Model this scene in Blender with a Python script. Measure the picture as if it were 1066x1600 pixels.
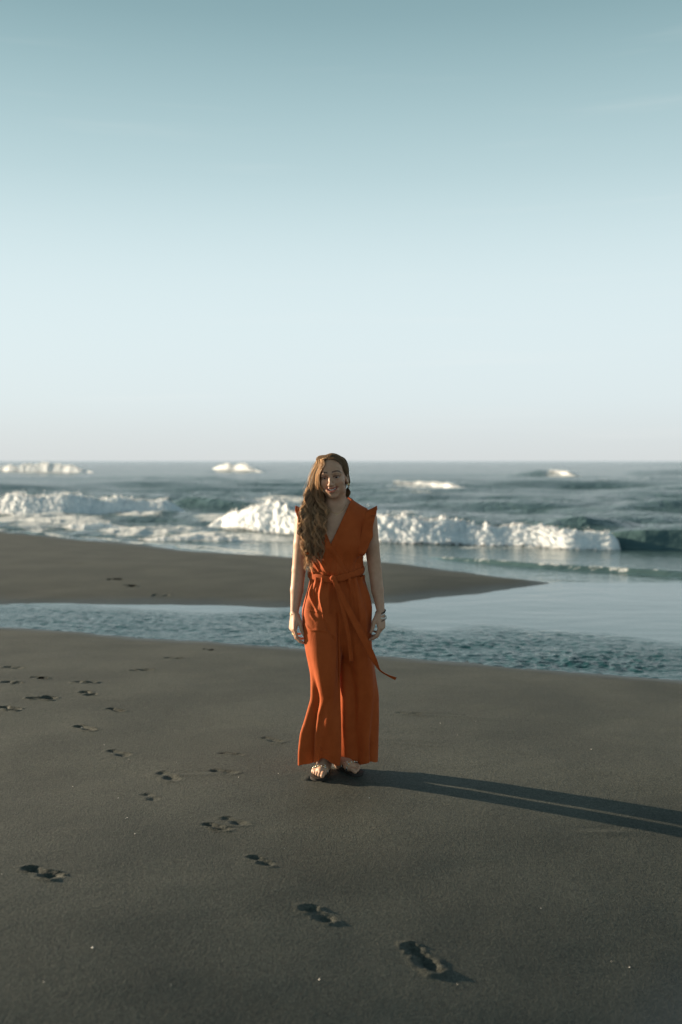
import bpy, math
import numpy as np
from mathutils import Vector, Matrix

# ------------------------------------------------------------------ scene, camera, sky, sun, exposure
S = bpy.context.scene
for o in list(bpy.data.objects):
    bpy.data.objects.remove(o)
COL = S.collection
CAM_H = 1.6
LENS = 35.0
FPX = LENS / 36.0 * 1600.0
PITCH = math.atan(80.0 / FPX)
WD = 5.0                                   # distance to the woman
cam_d = bpy.data.cameras.new('camera')
cam = bpy.data.objects.new('camera', cam_d)
COL.objects.link(cam)
cam.location = (0, 0, CAM_H)
cam.rotation_euler = (math.pi / 2 - PITCH, 0, math.radians(0.0))
cam_d.sensor_fit = 'VERTICAL'
cam_d.sensor_height = 36.0
cam_d.sensor_width = 24.0
cam_d.lens = LENS
cam_d.clip_start = 0.1
cam_d.clip_end = 30000
cam_d.dof.use_dof = True
cam_d.dof.focus_distance = WD - 0.05
cam_d.dof.aperture_fstop = 1.7
S.camera = cam

SUN_EL = math.radians(11.5)
SUN_AZ = math.radians(-70.0)                # from +Y, towards -X
sun_dir = Vector((math.sin(SUN_AZ) * math.cos(SUN_EL), math.cos(SUN_AZ) * math.cos(SUN_EL), math.sin(SUN_EL)))

W = bpy.data.worlds.new('World')
S.world = W
W.use_nodes = True
nt = W.node_tree
nt.nodes.clear()
def N(nt, typ, **kw):
    n = nt.nodes.new(typ)
    for k, v in kw.items():
        setattr(n, k, v)
    return n
out = N(nt, 'ShaderNodeOutputWorld')
bg = N(nt, 'ShaderNodeBackground')
sky = N(nt, 'ShaderNodeTexSky', sky_type='NISHITA')
sky.sun_disc = False
sky.sun_elevation = SUN_EL
sky.sun_rotation = SUN_AZ
sky.air_density = 1.0
sky.dust_density = 2.0
sky.ozone_density = 1.0
bg.inputs['Strength'].default_value = 0.060
# teal film tint on the sky, and an even elevation gradient that goes all the way round
geo = N(nt, 'ShaderNodeTexCoord')
sep = N(nt, 'ShaderNodeSeparateXYZ')
nt.links.new(geo.outputs['Generated'], sep.inputs[0])
ramp = N(nt, 'ShaderNodeValToRGB')
cr = ramp.color_ramp
cr.interpolation = 'B_SPLINE'
SKY = [(0.0, (5.45, 5.65, 5.65)), (0.06, (6.0, 6.75, 7.0)), (0.17, (5.85, 6.85, 7.1)), (0.27, (4.1, 5.45, 5.75)),
       (0.40, (2.0, 3.3, 3.6)), (0.60, (0.6, 1.2, 1.5)), (1.0, (0.25, 0.55, 0.75))]
cr.elements[0].position, cr.elements[0].color = SKY[0][0], (*[c / 10 for c in SKY[0][1]], 1)
cr.elements[1].position, cr.elements[1].color = SKY[-1][0], (*[c / 10 for c in SKY[-1][1]], 1)
for p, c in SKY[1:-1]:
    e = cr.elements.new(p)
    e.color = (*[k / 10 for k in c], 1)
nt.links.new(sep.outputs['Z'], ramp.inputs[0])
sc = N(nt, 'ShaderNodeVectorMath', operation='SCALE')
sc.inputs['Scale'].default_value = 10.0
nt.links.new(ramp.outputs[0], sc.inputs[0])
# faint cirrus streaks
mp = N(nt, 'ShaderNodeMapping')
mp.inputs['Scale'].default_value = (2.0, 2.0, 38.0)
mp.inputs['Rotation'].default_value = (0.0, 0.03, 0.3)
nz = N(nt, 'ShaderNodeTexNoise')
nz.inputs['Scale'].default_value = 1.6
nz.inputs['Detail'].default_value = 5.0
nt.links.new(geo.outputs['Generated'], mp.inputs[0])
nt.links.new(mp.outputs[0], nz.inputs['Vector'])
mr = N(nt, 'ShaderNodeMapRange', interpolation_type='SMOOTHSTEP')
for i, v in zip((1, 2, 3, 4), (0.56, 0.80, 0.0, 0.09)):
    mr.inputs[i].default_value = v
nt.links.new(nz.outputs[0], mr.inputs[0])
mixn = N(nt, 'ShaderNodeMix', data_type='RGBA')
mixn.inputs[0].default_value = 0.94
mul = N(nt, 'ShaderNodeMix', data_type='RGBA', blend_type='MULTIPLY')
mul.inputs[0].default_value = 1.0
mul.inputs[7].default_value = (0.9, 1.05, 1.0, 1)
nt.links.new(sky.outputs[0], mul.inputs[6])
nt.links.new(mul.outputs[2], mixn.inputs[6])
nt.links.new(sc.outputs[0], mixn.inputs[7])
mixc = N(nt, 'ShaderNodeMix', data_type='RGBA')
nt.links.new(mr.outputs[0], mixc.inputs[0])
nt.links.new(mixn.outputs[2], mixc.inputs[6])
mixc.inputs[7].default_value = (7.3, 7.2, 6.9, 1)
nt.links.new(mixc.outputs[2], bg.inputs['Color'])
nt.links.new(bg.outputs[0], out.inputs[0])

sun_l = bpy.data.lights.new('sun', 'SUN')
sun_l.energy = 5.0
sun_l.angle = math.radians(0.6)
sun_l.color = (1.0, 0.82, 0.60)
sun = bpy.data.objects.new('sun', sun_l)
COL.objects.link(sun)
sun.rotation_euler = sun_dir.to_track_quat('Z', 'Y').to_euler()
sun.location = (-20, 12, 10)

vs = S.view_settings
vs.view_transform = 'Standard'
vs.look = 'None'
vs.exposure = 1.1
vs.gamma = 1.0
vs.use_curve_mapping = False
S.render.engine = 'CYCLES'
S.cycles.max_bounces = 8
S.cycles.transparent_max_bounces = 12

# ------------------------------------------------------------------ helpers
RNG = np.random.default_rng(7)
PERM = np.random.default_rng(3).permutation(256).astype(np.int64)
PERM = np.concatenate([PERM, PERM])
G2 = np.array([[math.cos(a), math.sin(a)] for a in np.arange(16) * math.pi / 8])

def perlin2(x, y, seed=0):
    x = np.asarray(x, float) + seed * 17.31
    y = np.asarray(y, float) + seed * 9.17
    x, y = np.broadcast_arrays(x, y)
    xi = np.floor(x).astype(np.int64); yi = np.floor(y).astype(np.int64)
    xf = x - xi; yf = y - yi
    u = xf ** 3 * (xf * (xf * 6 - 15) + 10); v = yf ** 3 * (yf * (yf * 6 - 15) + 10)
    def g(ix, iy, dx, dy):
        h = PERM[(PERM[ix & 255] + iy) & 255] & 15
        return G2[h, 0] * dx + G2[h, 1] * dy
    a = g(xi, yi, xf, yf); b = g(xi + 1, yi, xf - 1, yf)
    c = g(xi, yi + 1, xf, yf - 1); d = g(xi + 1, yi + 1, xf - 1, yf - 1)
    return (a + u * (b - a) + v * ((c + u * (d - c)) - (a + u * (b - a)))) * 1.4

def fbm2(x, y, oct=4, seed=0, gain=0.5, lac=2.03):
    r = 0; a = 1.0
    for i in range(oct):
        r = r + a * perlin2(x, y, seed + i * 5)
        x = x * lac; y = y * lac; a *= gain
    return r

def billow2(x, y, oct=4, seed=0, gain=0.55):
    r = 0; a = 1.0; t = 0
    for i in range(oct):
        r = r + a * (1 - np.abs(perlin2(x, y, seed + i * 5)) * 1.6)
        t += a
        x = x * 2.1; y = y * 2.1; a *= gain
    return r / t

def sstep(a, b, x):
    t = np.clip((x - a) / (b - a), 0, 1)
    return t * t * (3 - 2 * t)

def mesh_np(name, verts, faces, mat=None, parent=None, smooth=True, attrs=None, cols=None, normals=None):
    verts = np.asarray(verts, np.float32); faces = np.asarray(faces, np.int32)
    k = faces.shape[1]
    me = bpy.data.meshes.new(name)
    me.vertices.add(len(verts)); me.vertices.foreach_set('co', verts.ravel())
    me.loops.add(faces.size); me.loops.foreach_set('vertex_index', faces.ravel())
    me.polygons.add(len(faces)); me.polygons.foreach_set('loop_start', np.arange(len(faces), dtype=np.int32) * k)
    me.polygons.foreach_set('loop_total', np.full(len(faces), k, np.int32))
    me.polygons.foreach_set('use_smooth', np.full(len(faces), smooth, bool))
    me.update(calc_edges=True)
    for an, v in (attrs or {}).items():
        a = me.attributes.new(an, 'FLOAT', 'POINT'); a.data.foreach_set('value', np.asarray(v, np.float32).ravel())
    for an, v in (cols or {}).items():
        a = me.attributes.new(an, 'FLOAT_COLOR', 'POINT')
        c = np.ones((len(verts), 4), np.float32); c[:, :3] = v
        a.data.foreach_set('color', c.ravel())
    if normals is not None:
        me.normals_split_custom_set_from_vertices(np.asarray(normals, np.float32))
    if mat: me.materials.append(mat)
    o = bpy.data.objects.new(name, me)
    COL.objects.link(o)
    if parent: o.parent = parent
    return o

def grid_faces(nu, nv, closed_u=False, closed_v=False):
    iu = np.arange(nu if closed_u else nu - 1); iv = np.arange(nv if closed_v else nv - 1)
    U, V = np.meshgrid(iu, iv, indexing='ij')
    U2 = (U + 1) % nu; V2 = (V + 1) % nv
    return np.stack([U * nv + V, U2 * nv + V, U2 * nv + V2, U * nv + V2], -1).reshape(-1, 4)

def submesh(verts, faces, sel):
    f = faces[sel]
    used = np.unique(f)
    mp_ = np.full(len(verts), -1, np.int64); mp_[used] = np.arange(len(used))
    return used, mp_[f]

# pixel of the photograph (1066 x 1600) -> world
FW = np.array([0, math.cos(PITCH), -math.sin(PITCH)]); UP = np.array([0, math.sin(PITCH), math.cos(PITCH)])
def ray(px, py):
    return FW * FPX + np.array([1.0, 0, 0]) * (px - 533) + UP * (800 - py)
def on_plane(px, py, z):
    r = ray(px, py); t = (z - CAM_H) / r[2]
    return np.array([0, 0, CAM_H]) + r * t
def at_depth(px, py, y):
    r = ray(px, py); t = y / r[1]
    return np.array([0, 0, CAM_H]) + r * t
def to_pix(x, y, z):
    dz = z - CAM_H
    d = y * FW[1] + dz * FW[2]; u = y * UP[1] + dz * UP[2]
    return 533 + FPX * x / d, 800 - FPX * u / d

# material helpers
def new_mat(name):
    m = bpy.data.materials.new(name); m.use_nodes = True
    t = m.node_tree
    return m, t, t.nodes['Principled BSDF']
def noise(t, scale, detail=3.0, rough=0.55, vec=None):
    n = N(t, 'ShaderNodeTexNoise'); n.inputs['Scale'].default_value = scale
    n.inputs['Detail'].default_value = detail; n.inputs['Roughness'].default_value = rough
    if vec: t.links.new(vec, n.inputs['Vector'])
    return n
def maprange(t, src, a, b, c, d, smooth=False):
    n = N(t, 'ShaderNodeMapRange')
    if smooth: n.interpolation_type = 'SMOOTHSTEP'
    for i, v in zip((1, 2, 3, 4), (a, b, c, d)): n.inputs[i].default_value = v
    t.links.new(src, n.inputs[0]); return n.outputs[0]
def mixcol(t, fac, a, b, blend='MIX'):
    n = N(t, 'ShaderNodeMix', data_type='RGBA', blend_type=blend)
    for s, v in ((n.inputs[0], fac), (n.inputs[6], a), (n.inputs[7], b)):
        if hasattr(v, 'is_output'): t.links.new(v, s)
        elif isinstance(v, (int, float)): s.default_value = v
        else: s.default_value = (*v, 1)
    return n.outputs[2]
def math_n(t, op, a, b=None):
    n = N(t, 'ShaderNodeMath', operation=op)
    for s, v in ((n.inputs[0], a), (n.inputs[1], b)):
        if v is None: continue
        if hasattr(v, 'is_output'): t.links.new(v, s)
        else: s.default_value = v
    return n.outputs[0]
def attr(t, name):
    n = N(t, 'ShaderNodeAttribute'); n.attribute_name = name; return n
def objco(t):
    return N(t, 'ShaderNodeTexCoord').outputs['Object']
def bump(t, h, strength, dist, normal=None):
    n = N(t, 'ShaderNodeBump'); n.inputs['Strength'].default_value = strength; n.inputs['Distance'].default_value = dist
    t.links.new(h, n.inputs['Height'])
    if normal: t.links.new(normal, n.inputs['Normal'])
    return n.outputs[0]
def plain(name, col, rough=0.5, metal=0.0, spec=0.5):
    m, t, b = new_mat(name)
    nzz = noise(t, 60, 3, vec=objco(t))
    t.links.new(mixcol(t, maprange(t, nzz.outputs[0], .3, .7, 0, 1), [c * .85 for c in col], [min(1, c * 1.1) for c in col]), b.inputs['Base Color'])
    b.inputs['Roughness'].default_value = rough; b.inputs['Metallic'].default_value = metal
    b.inputs['Specular IOR Level'].default_value = spec
    return m

# ------------------------------------------------------------------ terrain
SEA_Z = -0.2
def line_fn(pts, z=SEA_Z):
    w = np.array([on_plane(px, py, z) for px, py in pts])
    return w[:, 0], w[:, 1]
def extrap(x, xs, ys):
    y = np.interp(x, xs, ys)
    s0 = (ys[1] - ys[0]) / (xs[1] - xs[0]); s1 = (ys[-1] - ys[-2]) / (xs[-1] - xs[-2])
    y = np.where(x < xs[0], ys[0] + s0 * (x - xs[0]), y)
    return np.where(x > xs[-1], ys[-1] + s1 * (x - xs[-1]), y)
NX, NY = line_fn([(-60, 975), (0, 980), (110, 987), (220, 996), (330, 1002), (460, 1012), (640, 1028), (850, 1046), (1066, 1063), (1140, 1068)])
BNX, BNY = line_fn([(-60, 944), (0, 943), (160, 944), (300, 947), (450, 949), (620, 941), (720, 930), (800, 918), (850, 911)])
BFX, BFY = line_fn([(-60, 825), (0, 831), (150, 846), (265, 856), (400, 867), (600, 880), (720, 893), (800, 904), (850, 911)])

def near_shore(x):
    return extrap(x, NX, NY)
def bar_mid(x):
    a = extrap(x, BNX, BNY); b = extrap(x, BFX, BFY)
    tip = BNX[-1]
    return np.where(x < tip, (a + b) / 2, BNY[-1] + 0.02 * (x - tip))
def terrain_raw(x, y):
    s = y - near_shore(x) + 0.10 * fbm2(x * .5, y * .7, 3, 2) * .7
    beach = np.where(s < 0, 0.232 * (1 - np.exp(np.minimum(s, 0) / 2.1)), -0.06 * np.maximum(s, 0)) + SEA_Z
    near = np.maximum(0, 5.3 - y)
    beach = beach - 0.022 * np.minimum(near, 12) ** 1.35 * 1.2 / (1 + 0.02 * near)
    beach = beach - .165 * 2.5 * np.tanh(x / 2.5) * sstep(5.2, 2.4, y)  # near sand tilted away from the sun, shaped so it comes out darker
    beach = np.maximum(beach, SEA_Z - 0.6)
    b = np.minimum(y - extrap(x, BNX, BNY), (extrap(x, BFX, BFY) - y) * .8) + 0.25 * fbm2(x * .35, y * .35, 3, 9)
    bar = SEA_Z + np.where(b > 0, 0.10 * np.tanh(b / 1.6) + 0.012 * np.maximum(b, 0), 0.045 * b)
    bar = np.maximum(bar, SEA_Z - 0.5)
    z = np.where(s < 0.5, beach, np.maximum(beach, bar))
    z = np.where(s > 4, np.maximum(bar, SEA_Z - .35), z)
    return z
Z_OFF = float(terrain_raw(np.array([-0.03]), np.array([5.0]))[0])
def terrain(x, y):
    z = terrain_raw(x, y)
    k = np.where(y < near_shore(x), 1.0, 0.7)
    return z - Z_OFF * sstep(8.4, 5.6, y) + k * (0.006 * perlin2(x * .9, y * .9, 11) + 0.003 * perlin2(x * 2.2, y * 3.4, 12) + 0.0012 * perlin2(x * 5, y * 9, 13))

def hit_ground(px, py):
    r = ray(px, py); o = np.array([0, 0, CAM_H])
    t = (0 - CAM_H) / r[2]
    for _ in range(25):
        p = o + r * t
        z = float(terrain(np.array([p[0]]), np.array([p[1]]))[0])
        t = t + 0.8 * ((z - CAM_H) / r[2] - t)
    return o + r * t

# footprints: pixel, heading (world degrees, 0 = +X, 90 = away from camera), size, depth
FP = [((68, 1363), -20, 1.0, .034), ((338, 1292), -35, .95, .034), ((408, 1345), -48, .95, .030), ((498, 1427), -40, .95, .028), ((660, 1497), -50, 1.0, .036),
      ((134, 1137), -40, 1.0, .022), ((181, 1109), -45, .85, .026), ((66, 1091), 12, 1.15, .034), ((14, 1107), -20, .95, .034),
      ((139, 1083), -42, 1.0, .022), ((132, 1066), -15, 1.0, .032), ((62, 1059), -30, .9, .024), ((20, 1066), -25, .95, .026),
      ((24, 1043), -20, .95, .020), ((222, 1047), 15, .9, .026), ((272, 1028), -10, 1.0, .028), ((326, 1015), -25, .8, .020),
      ((225, 997), -5, .9, .026), ((186, 1177), -35, .95, .012), ((262, 1213), -48, 1.0, .013), ((236, 1245), -50, .8, .009),
      ((362, 1178), -20, .8, .012), ((350, 1205), -20, .8, .012), ((425, 1156), -45, .9, .012), ((366, 1283), -30, .8, .012),
      ((640, 1114), 0, .9, .006), ((10, 984), 0, .8, .02), ((180, 905), -10, 1.3, .03), ((203, 915), -20, 1.2, .035), ((252, 930), -10, 1.5, .035), ((120, 880), 0, 1.3, .02)]
FPW = []
for (pp, ang, sz, dep) in FP:
    w = hit_ground(*pp); a = math.radians(ang)
    FPW.append((w[0], w[1], math.cos(a), math.sin(a), sz * (.66 if len(FPW) < 5 else .74), dep * (.46 if len(FPW) < 5 else .70)))
for (px, py, ang) in ((506, 1213, -104), (538, 1211, -52)):           # where she stands
    w = hit_ground(px, py); a = math.radians(ang)
    FPW.append((w[0], w[1], math.cos(a), math.sin(a), 1.0, .007))
FPR = np.random.default_rng(5).uniform(0, 1, (len(FPW), 3))
def footprints(x, y):
    dz = np.zeros_like(x); idx = np.full(x.shape, -1, int)
    for i, (cx, cy, ca, sa, sz, dep) in enumerate(FPW):
        R = 0.26 * sz
        m = (np.abs(x - cx) < R) & (np.abs(y - cy) < R)
        if not m.any(): continue
        dx = x[m] - cx; dy = y[m] - cy
        l = (dx * ca + dy * sa) / sz; p = (-dx * sa + dy * ca) / sz
        nn = 0.34 * fbm2(x[m] * 17, y[m] * 17, 3, 20 + i)
        fr = FPR[i]; p = p + .02 * (fr[0] - .5) + (fr[1] - .5) * .25 * l
        heel = np.sqrt(((l + .060 + .03 * fr[2]) / (.034 + .02 * fr[1])) ** 2 + (p / (.032 + .014 * fr[0])) ** 2) + nn
        ball = np.sqrt(((l - .045 - .02 * fr[0]) / (.050 + .03 * fr[2])) ** 2 + ((p + .006) / (.038 + .018 * fr[1])) ** 2) + nn
        arch = np.sqrt((l / .085) ** 2 + ((p - .008) / .030) ** 2) + nn
        pit = np.maximum(np.maximum((.45 + .55 * FPR[i, 0]) * sstep(1.15, .40, heel), (.5 + .5 * FPR[i, 1]) * sstep(1.15, .42, ball)), (.2 + .4 * FPR[i, 2]) * sstep(1.1, .35, arch))
        mn = np.minimum(np.minimum(heel, ball), arch)
        side = .5 + .5 * np.sin(math.atan2(0, 1) + 3 * l / .1 + i)
        rim = np.exp(-((mn - 1.22) / .22) ** 2) * (0.35 + .65 * side)
        crumb = np.maximum(0, fbm2(x[m] * 40, y[m] * 40, 2, 60 + i)) * np.exp(-((mn - 1.1) / .35) ** 2)
        dz[m] += dep * (-pit + .38 * rim + .30 * crumb)
        if i < len(FP): ii = idx[m]; ii[mn < 1.6] = i; idx[m] = ii
    return dz, idx

def spaced(segs):
    a = []
    for lo, hi, st in segs:
        n = max(1, int(round((hi - lo) / st))); a.append(np.linspace(lo, hi, n, endpoint=False))
    a.append([segs[-1][1]])
    return np.concatenate(a)
def geom(lo, hi, n):
    return lo * (hi / lo) ** (np.arange(1, n + 1) / n)
xr = geom(4.4, 90, 46)
xs = np.concatenate([-xr[::-1], spaced([(-4.4, -2.6, .026), (-2.6, 1.3, .017), (1.3, 4.4, .04)]), xr])
ys = np.concatenate([-geom(1, 60, 16)[::-1], spaced([(-1, 1.8, .15), (1.8, 2.3, .03), (2.3, 4.6, .0105), (4.6, 7, .015), (7, 11.5, .03), (11.5, 17, .06), (17, 18, .12), (18, 33, .35)]), 33 + geom(1, 60, 10)])
X, Y = np.meshgrid(xs, ys, indexing='ij')
Z = terrain(X, Y)
dz, fidx = footprints(X, Y)
Z = Z + dz
# soft drag lines and thin ridges left by the last wash
for (p0, p1, a) in (((600, 1114), (770, 1120), .004), ((590, 1159), (720, 1165), .003), ((880, 1300), (980, 1296), .004), ((200, 1212), (380, 1206), .003), ((100, 1030), (330, 1000), .002)):
    w0 = hit_ground(*p0); w1 = hit_ground(*p1)
    d = (w1 - w0)[:2]; L = np.hypot(*d); d = d / L
    l = (X - w0[0]) * d[0] + (Y - w0[1]) * d[1]; p = -(X - w0[0]) * d[1] + (Y - w0[1]) * d[0]
    p = p + .03 * perlin2(l * 3, l * 0 + 3.3, 40)
    env = sstep(-.05, .25, l) * sstep(L + .1, L * .6, l)
    Z = Z + a * env * (np.exp(-((p + .02) / .025) ** 2) - .8 * np.exp(-((p - .02) / .03) ** 2))
V = np.stack([X, Y, Z], -1).reshape(-1, 3)
F = grid_faces(len(xs), len(ys))
dZx = np.gradient(Z, xs, axis=0); dZy = np.gradient(Z, ys, axis=1)
NRM = np.stack([-dZx, -dZy, np.ones_like(Z)], -1).reshape(-1, 3)
NRM /= np.linalg.norm(NRM, axis=1, keepdims=True)
wetn = .03 * fbm2(X * .8, Y * .8, 3, 31)
WET = (sstep(.05, .006, Z - SEA_Z + wetn * .35)).reshape(-1)
WET = np.maximum(WET, 0)

m_sand, t, b = new_mat('dark_volcanic_sand')
oc = objco(t)
n1 = noise(t, 1.1, 4, vec=oc); n2 = noise(t, 240, 2, .7, vec=oc); n3 = noise(t, 900, 1, .5, vec=oc)
c1 = mixcol(t, maprange(t, n1.outputs[0], .35, .65, 0, 1, True), (.067, .069, .058), (.089, .091, .076))
c2 = mixcol(t, maprange(t, n2.outputs[0], .30, .72, 0, 1), (.55, .55, .56), (1.45, 1.43, 1.38))
n6 = noise(t, 95, 2, .75, vec=oc); n7 = noise(t, 46, 2, .7, vec=oc)
c2 = mixcol(t, 1.0, c2, mixcol(t, maprange(t, n6.outputs[0], .3, .7, 0, 1), (.70, .70, .71), (1.30, 1.30, 1.28)), 'MULTIPLY')
c2 = mixcol(t, 1.0, c2, mixcol(t, maprange(t, n7.outputs[0], .3, .7, 0, 1), (.86, .86, .87), (1.14, 1.14, 1.13)), 'MULTIPLY')
c3 = mixcol(t, 1.0, c1, c2, 'MULTIPLY')
sp = maprange(t, n3.outputs[0], .74, .80, 0, 1)
c4 = mixcol(t, math_n(t, 'MULTIPLY', sp, .5), c3, (.55, .52, .46))
wa = attr(t, 'wet')
c5 = mixcol(t, math_n(t, 'MULTIPLY', wa.outputs['Fac'], .55), c4, (.035, .036, .034))
t.links.new(c5, b.inputs['Base Color'])
t.links.new(maprange(t, wa.outputs['Fac'], 0, 1, .72, .46), b.inputs['Roughness'])
t.links.new(maprange(t, wa.outputs['Fac'], 0, 1, .25, .35), b.inputs['Specular IOR Level'])
b1 = bump(t, n6.outputs[0], .5, .006, bump(t, n2.outputs[0], .55, .004))
n4 = noise(t, 34, 3, vec=oc)
b2 = bump(t, n4.outputs[0], .30, .006, b1)
t.links.new(b2, b.inputs['Normal'])

fi = fidx.reshape(-1)[F]
isfp = (fi >= 0).all(1)
fpid = np.where(isfp, fi.max(1), -1)
fc = V[F].mean(1)
is_bar = fc[:, 1] > (near_shore(fc[:, 0]) + (np.minimum(extrap(fc[:, 0], BNX, BNY), 18) - near_shore(fc[:, 0])) * .5)
def piece(name, sel, parent=None):
    used, f = submesh(V, F, sel)
    return mesh_np(name, V[used], f, m_sand, parent, attrs={'wet': WET[used]}, normals=NRM[used])
beach = piece('sand_beach', (~is_bar) & (fpid < 0)); beach['kind'] = 'structure'
sandbar = piece('sandbar', is_bar & (fpid < 0)); sandbar['kind'] = 'structure'
for i in range(len(FP)):
    s_ = fpid == i
    if s_.sum() > 12: piece('footprint', s_, sandbar if is_bar[s_].mean() > .5 else beach)

# dark scraps of weed and pits on the sandbar are small lumps in view; shell chips glint on the near sand
m_shell = plain('shell', (.75, .70, .62), .45)
sv = []; sf = []
r2 = np.random.default_rng(12)
chips = [(128, 1137), (211, 1303), (145, 1481), (744, 1127), (688, 1130), (577, 1247), (924, 1171), (196, 1279), (199, 1278), (163, 1164), (185, 1247)]
chips += [(r2.uniform(0, 1066), 1060 + 500 * r2.random() ** .8) for _ in range(16)]
for k, (px, py) in enumerate(chips):
    g = hit_ground(px, py); s = r2.uniform(.0018, .0036) * (1.25 if k < 11 else .8)
    a = r2.uniform(0, 6.28); n0 = len(sv); zz = float(terrain(np.array([g[0]]), np.array([g[1]]))[0])
    pts = [(math.cos(q) * s * r2.uniform(.6, 1.2), math.sin(q) * s * r2.uniform(.5, 1.0), -.001) for q in np.linspace(0, 6.28, 7)[:-1]] + [(0, 0, s * .7)]
    for (x, y, z) in pts:
        sv.append((g[0] + x * math.cos(a) - y * math.sin(a), g[1] + x * math.sin(a) + y * math.cos(a), zz + z + .0015))
    for j in range(6): sf.append((n0 + j, n0 + (j + 1) % 6, n0 + 6))
chip = mesh_np('shell_chips', sv, sf, m_shell, None, False)
chip['kind'] = 'stuff'; chip['label'] = 'tiny pale shell chips scattered over the dark sand'; chip['category'] = 'shell chips'

# ------------------------------------------------------------------ water
def wpt(px, py):
    return on_plane(px, py, SEA_Z)[:2]
tt = np.concatenate([-geom(.33, .95, 26)[::-1], spaced([(-.33, .33, .0014)]), geom(.33, .95, 26)])
yy = [7.2]
while yy[-1] < 14000:
    y0 = yy[-1]; yy.append(y0 + max(.021, 1.8e-4 * y0 * y0))
yy = np.array(yy)
T, YY = np.meshgrid(tt, yy, indexing='ij')
XX = T * YY
DY = np.maximum(.021, 1.8e-4 * YY * YY)
PXX = 533 + FPX * XX / YY; PYY = 720 + (CAM_H - SEA_Z) * FPX / YY        # author's map of the still water
WZ = np.zeros_like(XX)
def octave(lx, ly, amp, seed, lo=0, hi=1e9, tilt=0.0, sharp=False):
    global WZ
    ok = sstep(2.0, 4.5, ly / DY) * sstep(lo, lo * 1.25 + .01, YY) * sstep(hi, hi * .8, YY)
    n = perlin2(XX / lx + seed, (YY + tilt * XX) / ly, seed)
    if sharp: n = 1 - 2 * np.abs(n)
    WZ += amp * ok * n
# offshore chop and swell
octave(60, 14, .42, 1, 50); octave(22, 6, .34, 2, 30); octave(8, 2.6, .20, 3, 22); octave(3.0, 1.15, .080, 4, 19, tilt=.1); octave(1.3, .55, .030, 5, 19, 110)
octave(220, 45, .30, 6, 110)
octave(.7, .30, .018, 7, 19, 60); octave(6, 1.8, .08, 8, 24, tilt=-.2, sharp=True); octave(30, 4.5, .22, 10, 45, tilt=.1, sharp=True); octave(14, 3.2, .12, 14, 30, tilt=-.1, sharp=True); octave(90, 11, .40, 15, 120, sharp=True)
# wind ripple in the channel (rough near the beach, glassy under the bar)
midx = XX
rough = sstep(0.0, 1.0, (PYY - (np.interp(PXX, [0, 150, 300, 480, 620, 800, 1066], [948, 955, 962, 966, 984, 992, 1000]) + 14 * fbm2(XX * .6, YY * .25, 3, 70))) / 22 + .5)
chan = sstep(16.8, 14.7, YY)
rip = .55 * perlin2(XX / .13, (YY + .12 * XX) / .085, 51) + .45 * perlin2(XX / .07, (YY - .2 * XX) / .05, 52) + .55 * perlin2(XX / .50, (YY + .2 * XX) / .30, 53) + .35 * (1 - 2 * np.abs(perlin2(XX / .26, YY / .16, 58)))
edge = sstep(0, .35, YY - near_shore(XX))
rough = rough * np.clip(.80 + .75 * fbm2(XX * .22, YY * 1.0, 3, 77), .75, 1.35)
WZ += chan * rough * .0150 * rip * (0.65 + .35 * edge) * (1 + .5 * perlin2(XX * .5, YY * .8, 55))
WZ += (chan * (1 - rough) + sstep(15.4, 17.5, YY) * sstep(24, 18, YY)) * (.0030 * perlin2(XX / 1.4, YY / .7, 56) + .0014 * perlin2(XX / .5, YY / .24, 57))

def crest_fields(pts, H):
    """distance in y from a crest given by pixel base points; H = heights in metres at those points"""
    w = np.array([wpt(*p) for p in pts]); o = np.argsort(w[:, 0])
    w = w[o]; H = np.array(H)[o]
    cy = np.interp(XX, w[:, 0], w[:, 1])
    h = np.interp(XX, w[:, 0], H, left=0, right=0)
    return YY - cy, h
FOAM = np.zeros_like(XX)
def ridge(pts, H, wf, wb, face=0.0):
    global WZ
    d, h = crest_fields(pts, H)
    c = d - wf * 1.2
    pf = np.where(c < 0, np.exp(-(c / wf) ** 2), np.exp(-(c / wb) ** 2))
    WZ = WZ * (1 - .8 * pf * np.clip(h / .25, 0, 1)) + h * pf
    return d, h
# unbroken shoulders and green faces
ridge([(900, 853), (960, 856), (1010, 858), (1066, 859), (1150, 862), (1300, 868)], [0, .30, .38, .40, .38, .2], 0.20, 1.3)
ridge([(830, 822), (880, 822), (920, 823), (965, 823), (1010, 822)], [0, .20, .28, .18, 0], 0.56, 1.54)
ridge([(230, 797), (290, 797), (340, 799), (400, 801), (440, 803), (480, 805)], [0, .48, .42, .28, .14, 0], 0.56, 1.75)
ridge([(640, 768), (735, 766), (770, 765), (800, 764), (840, 763)], [0, .42, .34, .2, 0], 1.05, 2.8)
ridge([(760, 752), (800, 752), (850, 752), (905, 752), (925, 751)], [0, .5, .9, .6, 0], 1.75, 4.2)
ridge([(300, 737), (340, 736), (395, 736), (425, 736)], [0, .4, .6, 0], 4.2, 9.8)
ridge([(900, 727), (1000, 727), (1066, 727), (1300, 727), (1700, 727)], [0, .5, 1.1, .9, 0], 14, 42)
ridge([(660, 872), (700, 876), (760, 881), (850, 889), (960, 895), (1066, 902), (1200, 910)], [0, .05, .075, .075, .08, .085, .07], 0.112, 0.385)
ridge([(540, 757), (600, 757), (680, 758), (760, 757), (830, 757)], [0, .3, .45, .35, 0], 1.75, 4.2)
ridge([(400, 760), (470, 759), (560, 760), (640, 760)], [0, .3, .3, 0], 1.75, 4.2)
ridge([(960, 742), (1010, 742), (1066, 741), (1200, 741)], [0, .5, .7, .6], 2.8, 6.3)
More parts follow.
